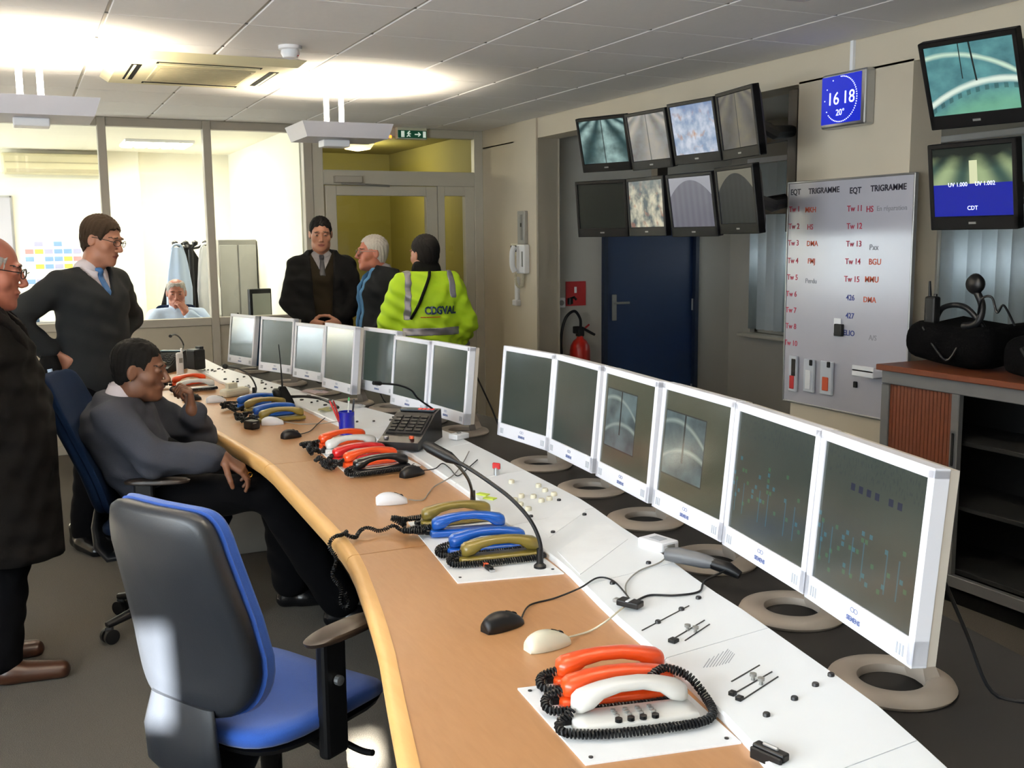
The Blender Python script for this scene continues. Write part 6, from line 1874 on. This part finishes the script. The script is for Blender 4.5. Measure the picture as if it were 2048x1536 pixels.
P3.hand(J['wrL'], (.1, -.02, 1.0), (.2, -1, 0), -1, (.95, 1.3, .8), J['elL'], thumbcurl=.9)
P3.finish()
collar_shirt(P3, J, cl_shirt, 0, cl_tie)
g = garment(P3, torso(J, .024) + arm(J, 'L', .020) + arm(J, 'R', .020), .008, .035, noise=.005, seed=7)
g.cut(vneck(P3, J, .12, .6)); g.cut(plane_cut(P3, np.array(J['neck']) + (0, 0, .008), (0, .15, 1)))
P3.wear('sweater', g, cl_sweater2)
trousers(P3, J, cl_trouser, .014, .024)
shoes(P3, [((-.12, .47, .0), (-.13, .75, .0)), ((.16, .67, .0), (.17, .95, .0))], sh_black)
q = P3.w(J['wrR']) + P3.R @ np.array((-.01, .10, -.075)) - P3.loc
b = B(); tube(b, [Vector(q) + Vector((.010 * math.cos(a), .004 * math.cos(a), .010 * math.sin(a))) for a in [2 * PI * k / 16 for k in range(16)]], .0022, 6, closed=True); part('ring', b, M('gold', '#c79a3a', .25, metal=1.0), P3.root)
b = B(); lathe(b, [(0, -.004), (.004, 0), (0, .004)], 10, tuple(P3.HC + P3.HR @ np.array((.084, -.012, -.032)) - P3.loc)); part('earring', b, M('gold', '#c79a3a'), P3.root)

# --- man in the dark overcoat by the glass door
P4 = Person('smiling man in dark overcoat, grey shirt and dark tie by the glass door', (2.02, 7.50, 0), -103, sk_tan)
J = standing(1.745, wrR=(.10, .17, 1.0), wrL=(-.10, .17, 1.0), elR=(.235, .02, 1.14), elL=(-.235, .02, 1.14))
body_core(P4, J)
P4.head((0, .02, 1.625), pitch=12, neck_to=(0, -.01, 1.45), hair=(.009, HL, None), hairmat=hair_dark, jaw=1.02)
P4.hand(J['wrR'], (-.8, .2, -.3), (0, -.9, .2), 1, (.4, .5, .4), J['elR']); P4.hand(J['wrL'], (.8, .2, -.3), (0, -.9, .2), -1, (.4, .5, .4), J['elL'])
P4.finish()
collar_shirt(P4, J, M('grey_shirt', '#8f8c90', .8), 0, cl_dtie, .14)
g = garment(P4, torso(J, .012), .009, .03, noise=.002); g.cut(vneck(P4, J, .13, .5)); P4.wear('pullover', g, cl_olive)
g = garment(P4, torso(J, .030) + arm(J, 'L', .024) + arm(J, 'R', .024) + [((0, 0, .97), (0, .0, .55), .155, .175, (XA, 1.3))], .009, .04, noise=.004, seed=9)
def openfront(per, w0, w1, z0, z1):
    def f(X, Y, Z):
        x, y, z = local(per, X, Y, Z); return -np.maximum(np.abs(x) - np.interp(z, [z0, z1], [w0, w1]), .02 - y)
    return f
g.cut(openfront(P4, .035, .085, .6, 1.48)); g.cut(plane_cut(P4, np.array(J['neck']) + (0, 0, .045), (0, .1, 1)))
P4.wear('overcoat', g, cl_black)
trousers(P4, J, cl_trouser, .012, .02)
shoes(P4, [((-.10, -.08, 0), (-.13, .19, 0)), ((.10, -.08, 0), (.14, .19, 0))], sh_black)

# --- grey haired man in profile
P5 = Person('silver-haired man in dark jacket with a blue front edge, in profile', (2.31, 6.98, 0), 176, sk_ruddy)
J = standing(1.62, wrR=(.2, .16, .95), elR=(.25, -.04, 1.14), wrL=(-.2, .16, .95))
body_core(P5, J)
P5.head((0, .07, 1.488), pitch=0, neck_to=(0, .0, 1.33), hair=(.010, [(-.13, -.085), (-.05, -.07), (-.018, -.03), (-.010, .02), (.02, .03), (.04, .02), (.06, .075), (.1, .11)], None), hairmat=hair_white, nose=1.0, glasses=M('thin_frame', '#6a6560', .3))
P5.hand(J['wrR'], (0, .6, -.6), (-1, 0, 0), 1, (.3, .5, .4), J['elR']); P5.hand(J['wrL'], (0, .6, -.6), (1, 0, 0), -1, (.3, .5, .4), J['elL'])
P5.finish()
collar_shirt(P5, J, M('grey_shirt', '#8f8c90', .8), 0, None)
g = garment(P5, torso(J, .042) + arm(J, 'L', .030) + arm(J, 'R', .030) + [((0, .02, 1.0), (0, .03, .82), .155, .165, (XA, 1.3))], .009, .04, noise=.004, seed=11)
gt = g.copy()
g.cut(openfront(P5, .04, .06, .8, 1.4)); g.cut(plane_cut(P5, (0, 0, .78), (0, 0, -1))); g.cut(plane_cut(P5, np.array(J['neck']) + (0, 0, .035), (0, -.2, 1)))
P5.wear('jacket', g, cl_navy)
gt.d = np.maximum(gt.d - .006, -(gt.d + .02))
def band(X, Y, Z):
    x, y, z = local(P5, X, Y, Z); return np.maximum.reduce([np.abs(np.abs(x) - .060) - .018, .02 - y, z - 1.39, .80 - z])
gt.cut(band); P5.wear('jacket_edge', gt, cl_teal)
trousers(P5, J, cl_trouser); shoes(P5, [((-.10, -.08, 0), (-.12, .19, 0)), ((.10, -.08, 0), (.12, .19, 0))], sh_black)

# --- man in the hi-vis jacket seen from behind
P6 = Person('dark-haired man in yellow hi-vis jacket seen from behind', (2.44, 6.45, 0), 82, sk_tan)
J = standing(1.60, elL=(-.27, .02, 1.13), elR=(.27, -.02, 1.12), wrL=(-.22, .10, .93), wrR=(.23, .16, .92), shL=(-.18, -.01, 1.39), shR=(.18, -.01, 1.39))
body_core(P6, J)
P6.head((-.01, .02, 1.478), yaw=28, pitch=4, neck_to=(0, -.01, 1.32), hair=(.016, [(-.13, -.062), (-.05, -.058), (-.018, -.03), (-.010, .01), (.02, .03), (.04, .04), (.07, .07), (.1, .10)], None), hairmat=hair_dark)
P6.hand(J['wrR'], (-.2, .7, -.5), (-1, 0, 0), 1, (.3, .5, .4), J['elR']); P6.hand(J['wrL'], (.2, .7, -.5), (1, 0, 0), -1, (.3, .5, .4), J['elL'])
P6.finish()
g = garment(P6, torso(J, .040) + arm(J, 'L', .034, .012) + arm(J, 'R', .034, .012) + [((0, -.005, 1.02), (0, -.0, .80), .155, .162, (XA, 1.25))], .008, .04, noise=.007, seed=13)
g.cut(plane_cut(P6, (0, 0, .76), (0, 0, -1))); g.cut(plane_cut(P6, np.array(J['neck']) + (0, 0, .03), (0, 0, 1)))
shell = g.copy(); shell.d = np.maximum(g.d - .004, -(g.d + .016))
P6.wear('hi_vis_jacket', g, cl_hivis)
t = shell.copy()
def hb(X, Y, Z):
    x, y, z = local(P6, X, Y, Z); return np.maximum(np.abs(z - .985) - .026, np.abs(x) - .19)
t.cut(hb); P6.wear('reflective_band', t, cl_tape)
for s_ in (-1, 1):
    t = shell.copy()
    def hb2(X, Y, Z):
        x, y, z = local(P6, X, Y, Z); return np.maximum.reduce([np.abs(x * s_ - .145 - (1.30 - z) * .06) - .022, (1.06 if s_ < 0 else 1.20) - z, z - 1.45, y - .05])
    t.cut(hb2); P6.wear('reflective_brace', t, cl_tape)
for sd, s_ in (('L', -1), ('R', 1)):
    A, C = P6.w(J['el' + sd]), P6.w(J['wr' + sd]); dd = (C - A) / np.linalg.norm(C - A); M0 = A + (C - A) * .62
    t = shell.copy()
    t.cut(lambda X, Y, Z: np.maximum(np.abs((X - M0[0]) * dd[0] + (Y - M0[1]) * dd[1] + (Z - M0[2]) * dd[2]) - .026, np.sqrt((X - M0[0]) ** 2 + (Y - M0[1]) ** 2 + (Z - M0[2]) ** 2) - .12))
    P6.wear('reflective_cuff', t, cl_tape)
c = Grid(P6.w(J['neck']) - .2, P6.w(J['neck']) + .2, .007)
c.add(rc(P6.w(np.array(J['neck']) + (0, .01, -.01)), P6.w(np.array(J['neck']) + (0, .012, .04)), .088, .078, (P6.R @ np.array((1, 0, 0)), 1.25)), 0)
P6.wear('dark_collar', c, cl_black)
# shoulder strap and lettering on the back
b = B()
def back_pt(x, z):
    p = P6.w((x, -.32, z)); return p
def hit(g, p, d):
    for i in range(400):
        q = p + d * i * .002; ii = np.round((q - g.lo) / g.h).astype(int)
        if (ii >= 0).all() and (ii < g.n).all() and g.d[tuple(ii)] < 0.004: return q
    return p
fw = P6.R @ np.array((0, 1.0, 0))
st = [Vector(hit(g, back_pt(x, z), fw) - fw * .016 - P6.loc) for x, z in ((-.004, 1.372), (-.014, 1.34), (-.03, 1.30), (-.055, 1.25), (-.095, 1.16), (-.14, 1.07))]
tube(b, spline(st, 6), .010, 8); part('shoulder_strap', b, cl_black, P6.root, 60)
me = text_mesh('CDGVAL', .068, .0012, 'CENTER', .0030)
vs = np.zeros(len(me.vertices) * 3, np.float32); me.vertices.foreach_get('co', vs); vs = vs.reshape(-1, 3)
for i, v in enumerate(vs):
    q = hit(g, back_pt(v[0] * .80 + .055, 1.10 + v[1]), fw) - fw * (.004 + v[2]) - P6.loc
    vs[i] = q
me.vertices.foreach_set('co', vs.ravel()); me.update(); part('jacket_lettering', me, M('jacket_print_navy', '#15304a', .6), P6.root)
b = B(); tube(b, [Vector(hit(g, back_pt(x, 1.08), fw) - fw * .003 - P6.loc) for x in np.linspace(-.08, .05, 14)], .003, 6); part('print_underline', b, m_inko, P6.root)
trousers(P6, J, cl_trouser); shoes(P6, [((-.10, -.08, 0), (-.12, .19, 0)), ((.10, -.08, 0), (.12, .19, 0))], sh_black)

# --- man seated in the office behind the glass
P7 = Person('man in pale blue shirt seated in the office behind the glass', (1.24, 9.42, 0), -98, sk_ruddy)
J = dict(pel=(0, -.02, .60), mid=(0, -.05, .72), chest=(0, -.06, .86), neck=(0, -.04, 1.0), shL=(-.185, -.04, .95), shR=(.185, -.04, .95), elR=(.26, .10, .815), wrR=(.20, .22, .855), elL=(-.27, .12, .815), wrL=(-.07, .17, .98),
         hipL=(-.09, 0, .56), hipR=(.09, 0, .56), knL=(-.13, .40, .56), knR=(.13, .40, .56), anL=(-.13, .42, .12), anR=(.13, .42, .12))
body_core(P7, J)
P7.head((0, .01, 1.14), pitch=10, neck_to=(0, -.04, .97), hair=(.008, HL, lambda x, y, z: (z - .10)), hairmat=hair_grey)
P7.hand(J['wrL'], (.4, -.2, .8), (.6, -.6, 0), -1, (.7, .9, .5), J['elL']); P7.hand(J['wrR'], (-.3, .7, -.2), (0, 0, -1), 1, (.3, .4, .3), J['elR'])
P7.finish()
g = garment(P7, torso(J, .014) + arm(J, 'L', .014) + arm(J, 'R', .014), .009, .03, noise=.004); g.cut(plane_cut(P7, np.array(J['neck']) + (0, 0, -.0), (0, -.5, 1))); P7.wear('shirt', g, cl_bshirt)
c = Grid(P7.w(J['neck']) - .12, P7.w(J['neck']) + .12, .005)
c.add(rc(P7.w(np.array(J['neck']) + (0, .0, -.03)), P7.w(np.array(J['neck']) + (0, .01, .02)), .085, .068), 0); c.sub(rc(P7.w(np.array(J['neck']) + (0, .01, -.1)), P7.w(np.array(J['neck']) + (0, .016, .1)), .06, .06), .004)
P7.wear('collar', c, cl_bshirt)
trousers(P7, J, cl_trouser); shoes(P7, [((-.13, .40, 0), (-.14, .66, 0)), ((.13, .40, 0), (.14, .66, 0))], sh_black)

# ================================================================ office behind the glass
def troffer(x, y, sx, sy, power, label):
    r = thing('ceiling_light', label, 'light', (x, y, H))
    b = B(); box(b, (0, 0, -.012), (sx, sy, .024), bev=.003); part('frame', b, m_white, r)
    for k in range(5):
        b = B(); box(b, (sx * (k / 5 - .4), 0, -.028), (sx * .15, sy * .9, .010)); part('louvre_cell', b, emis('office_light', '#fff4de', 9.0), r)
    l = bpy.data.lights.new('office_light', 'AREA'); l.shape = 'RECTANGLE'; l.size = sx; l.size_y = sy; l.energy = power; l.color = (1, .93, .80)
    o = link(bpy.data.objects.new('office_light', l)); o.parent = r; o.location = (0, 0, -.04)
troffer(1.25, 10.3, .6, .6, OFFICE, 'square louvred ceiling light in the office behind the glass')
troffer(-.6, 10.0, .6, .6, OFFICE, 'square louvred ceiling light deeper in the office, out over the wall planner')
troffer(-1.9, 10.0, .6, .6, OFFICE, 'square louvred ceiling light in the far corner of the office')
r = thing('ceiling_light', 'round ceiling light in the yellow corridor behind the glass door', 'light', (3.0, 9.7, H))
b = B(); lathe(b, [(.14, 0), (.15, -.02), (.12, -.06), (0, -.08)], 24); part('diffuser', b, emis('corridor_light', '#ffe9b0', 1.0), r, 50)
b = B(); lathe(b, [(.16, .0), (.16, -.015), (.14, -.02), (.14, 0)], 24); part('rim', b, m_white, r)
l = bpy.data.lights.new('corridor_light', 'POINT'); l.energy = CORR; l.color = (1, .9, .62); l.shadow_soft_size = .12
o = link(bpy.data.objects.new('corridor_light', l)); o.parent = r; o.location = (0, 0, -.14)

p0, p1 = at(18, 316, y=YO), at(198, 346, y=YO)
r = thing('split_air_unit', 'long cream split air unit high on the office wall', 'air unit', (.4, YO, p1.z - .02))
b = B(); box(b, (0, -.1, .09), (.95, .2, .20), bev=.03); part('casing', b, m_ac, r)
b = B(); box(b, (0, -.19, .02), (.85, .03, .035)); part('outlet', b, m_acg, r)
b = B(); box(b, (0, -.203, .10), (.87, .006, .012)); part('trim_line', b, m_acg, r)
p = at(8, 457, y=YO)
r = thing('office_whiteboard', 'white board with grey frame on the office end wall', 'whiteboard', (p.x - .35, YO, p.z))
b = B(); box(b, (0, -.012, 0), (.85, .02, .62)); part('board', b, m_wb, r)
for s in (-1, 1):
    b = B(); box(b, (s * .43, -.014, 0), (.02, .028, .64)); part('frame_bar', b, m_alu, r)
    b = B(); box(b, (0, -.014, s * .31), (.86, .028, .02)); part('frame_bar', b, m_alu, r)
# wall planners: sheets of coloured cells
def planner(u, v, w, h, label, seed):
    p = at(u, v, y=YO); r = thing('wall_planner', label, 'poster', (p.x, YO, p.z))
    b = B(); box(b, (0, -.003, 0), (w, .006, h)); part('sheet', b, m_label, r)
    rr = random.Random(seed); cols = [M('planner_' + c, c, .7) for c in ('#d9c95a', '#7fa3d8', '#d88f8f', '#a9a9c8', '#e2dfd0')]
    nx, nz = 7, 6
    for i in range(nx):
        for j in range(nz):
            b = B(); box(b, (w * ((i + .5) / nx - .5), -.008, h * ((j + .5) / nz - .5)), (w / nx * .86, .004, h / nz * .6)); part('planner_cell', b, rr.choice(cols), r)
planner(118, 525, .62, .45, 'colourful wall planner with rows of cells behind the young man', 3)

# coat rack with hanging clothes
rk = thing('coat_rack', 'black coat rack behind the man in the pale blue shirt', 'rack', (1.46, 9.98, 0))
b = B(); cyl(b, (0, 0, .02), (0, 0, 1.56), .022, n=14); part('pole', b, m_black, rk, 40)
b = B(); lathe(b, [(0, 0), (.2, 0), (.2, .02), (.05, .035), (0, .035)], 28); part('base', b, m_black, rk, 40)
for k in range(4):
    a = k * PI / 2 + .15; d = Vector((math.cos(a), math.sin(a), 0))
    b = B(); tube(b, [Vector((0, 0, 1.52)), d * .07 + Vector((0, 0, 1.53)), d * .13 + Vector((0, 0, 1.56))], .011, 8); lathe(b, [(0, -.028), (.026, -.012), (.028, .012), (0, .028)], 14, tuple(d * .14 + Vector((0, 0, 1.57)))); part('hook', b, m_black, rk, 50)
def hanging(name, label, x, y, ztop, zbot, w0, w1, mat, seed):
    r = thing(name, label, 'clothes', (x, y, zbot)); b = B(); rings = []; rr = random.Random(seed); ph = rr.random() * 6
    for i in range(9):
        t = i / 8; z = (ztop - zbot) * (1 - t); w = w0 + (w1 - w0) * min(1, t * 1.6) ** .7
        rings.append([Vector((w * math.cos(a) * (1 + .10 * math.sin(5 * a + ph + t * 3)), w * .5 * math.sin(a) * (1 + .2 * math.sin(4 * a + ph)), z)) for a in [2 * PI * k / 30 for k in range(30)]])
    loft(b, rings); part('cloth', b, mat, r, 70)
    b = B(); tube(b, spline([(-w0, 0, ztop - zbot - .02), (-w0 * .5, -.01, ztop - zbot + .02), (w0 * .5, -.01, ztop - zbot + .02), (w0, 0, ztop - zbot - .02)]), .012, 8); part('collar', b, mat, r, 60)
hanging('hanging_shirt', 'pale blue shirt hanging on the coat rack', 1.335, 9.935, 1.535, .95, .05, .11, cl_bshirt, 1)
hanging('hanging_shirt', 'white shirt hanging on the coat rack', 1.605, 9.985, 1.54, .9, .05, .10, M('white_cloth', '#f2f2f5', .8), 2)
hanging('hanging_coat', 'black coat hanging behind the shirts on the coat rack', 1.44, 10.175, 1.545, .55, .05, .25, cl_black, 3)

# locker, screen, tray and boxes seen through the glass
p = at(515, 545, y=10.3)
r = thing('metal_locker', 'tall grey metal locker against the white office wall', 'locker', (1.93, 10.4, 0))
b = B(); box(b, (0, 0, .80), (.36, .4, 1.6), bev=.005); part('body', b, m_grey, r)
b = B(); box(b, (-.09, -.205, .80), (.165, .012, 1.5), bev=.003); d_ = part('door', b, M('locker_door', '#a9a9a4', .45), r)
b = B(); box(b, (-.03, -.22, .85), (.015, .02, .10)); part('handle', b, m_black, d_)
b = B(); box(b, (.09, -.205, .80), (.165, .012, 1.5), bev=.003); part('door', b, M('locker_door', '#a9a9a4', .45), r)
r = thing('office_desk', 'pale office desk behind the partition', 'desk', (1.45, 8.98, 0))
b = B(); box(b, (0, 0, .725), (1.1, .6, .03), bev=.004); part('desk_top', b, M('pale_desk', '#c9bfa8', .5), r)
for sx in (-.5, .5):
    for sy in (-.25, .25):
        b = B(); box(b, (sx, sy, .355), (.04, .04, .71)); part('leg', b, m_grey, r)
r = thing('office_screen', 'black-framed monitor turned away on the office desk', 'monitor', (1.86, 8.95, .74))
b = B(); box(b, (0, 0, .27), (.20, .05, .34), Matrix.Rotation(.2, 3, 'Z'), bev=.008); part('casing', b, m_black, r)
b = B(); box(b, (.01, -.03, .265), (.16, .01, .27), Matrix.Rotation(.2, 3, 'Z')); part('screen', b, M('dull_screen', '#8b8f86', .3), r)
b = B(); cyl(b, (0, 0, 0), (0, 0, .12), .03, .025); part('neck', b, m_black, r)
b = B(); box(b, (0, 0, .01), (.2, .16, .02), bev=.006); part('foot', b, m_black, r)
r = thing('paper_tray', 'pale blue heap of papers on the office desk', 'papers', (1.58, 8.85, .74))
for k in range(5):
    b = B(); box(b, (.01 * (k % 2), .006 * k, .0205 + k * .041), (.26, .2, .04), Matrix.Rotation(.1 * k, 3, 'Z'), bev=.004, seg=1); part('paper_stack', b, M('paper_blue', '#aab8cc', .7), r)
r = thing('low_shelf', 'low white shelf under the wall planner in the office', 'shelf', (-.05, 8.75, 0))
for z in (.10, .55, .98):
    b = B(); box(b, (0, 0, z), (.7, .3, .02)); part('shelf_board', b, m_white, r)
for s in (-.34, 0, .34):
    b = B(); box(b, (s, 0, .495), (.02, .3, .99)); part('upright', b, m_white, r)
for k, (x, w, h, c) in enumerate(((-.02, .14, .04, '#c9743a'), (.13, .10, .09, '#6f8fb4'), (-.2, .12, .07, '#e0e0e0'))):
    o = thing('storage_box', ['flat orange box on the low white shelf', 'small blue box on the low white shelf', 'small white box on the low white shelf'][k], 'box', (-.05 + x, 8.72, .99))
    b = B(); box(b, (0, 0, h / 2), (w, .2, h), bev=.004); part('carton', b, M('box_' + c, c, .6), o)
    b = B(); box(b, (0, 0, h - .006), (w + .006, .206, .016), bev=.002, seg=1); part('lid', b, M('box_' + c, c, .6), o)
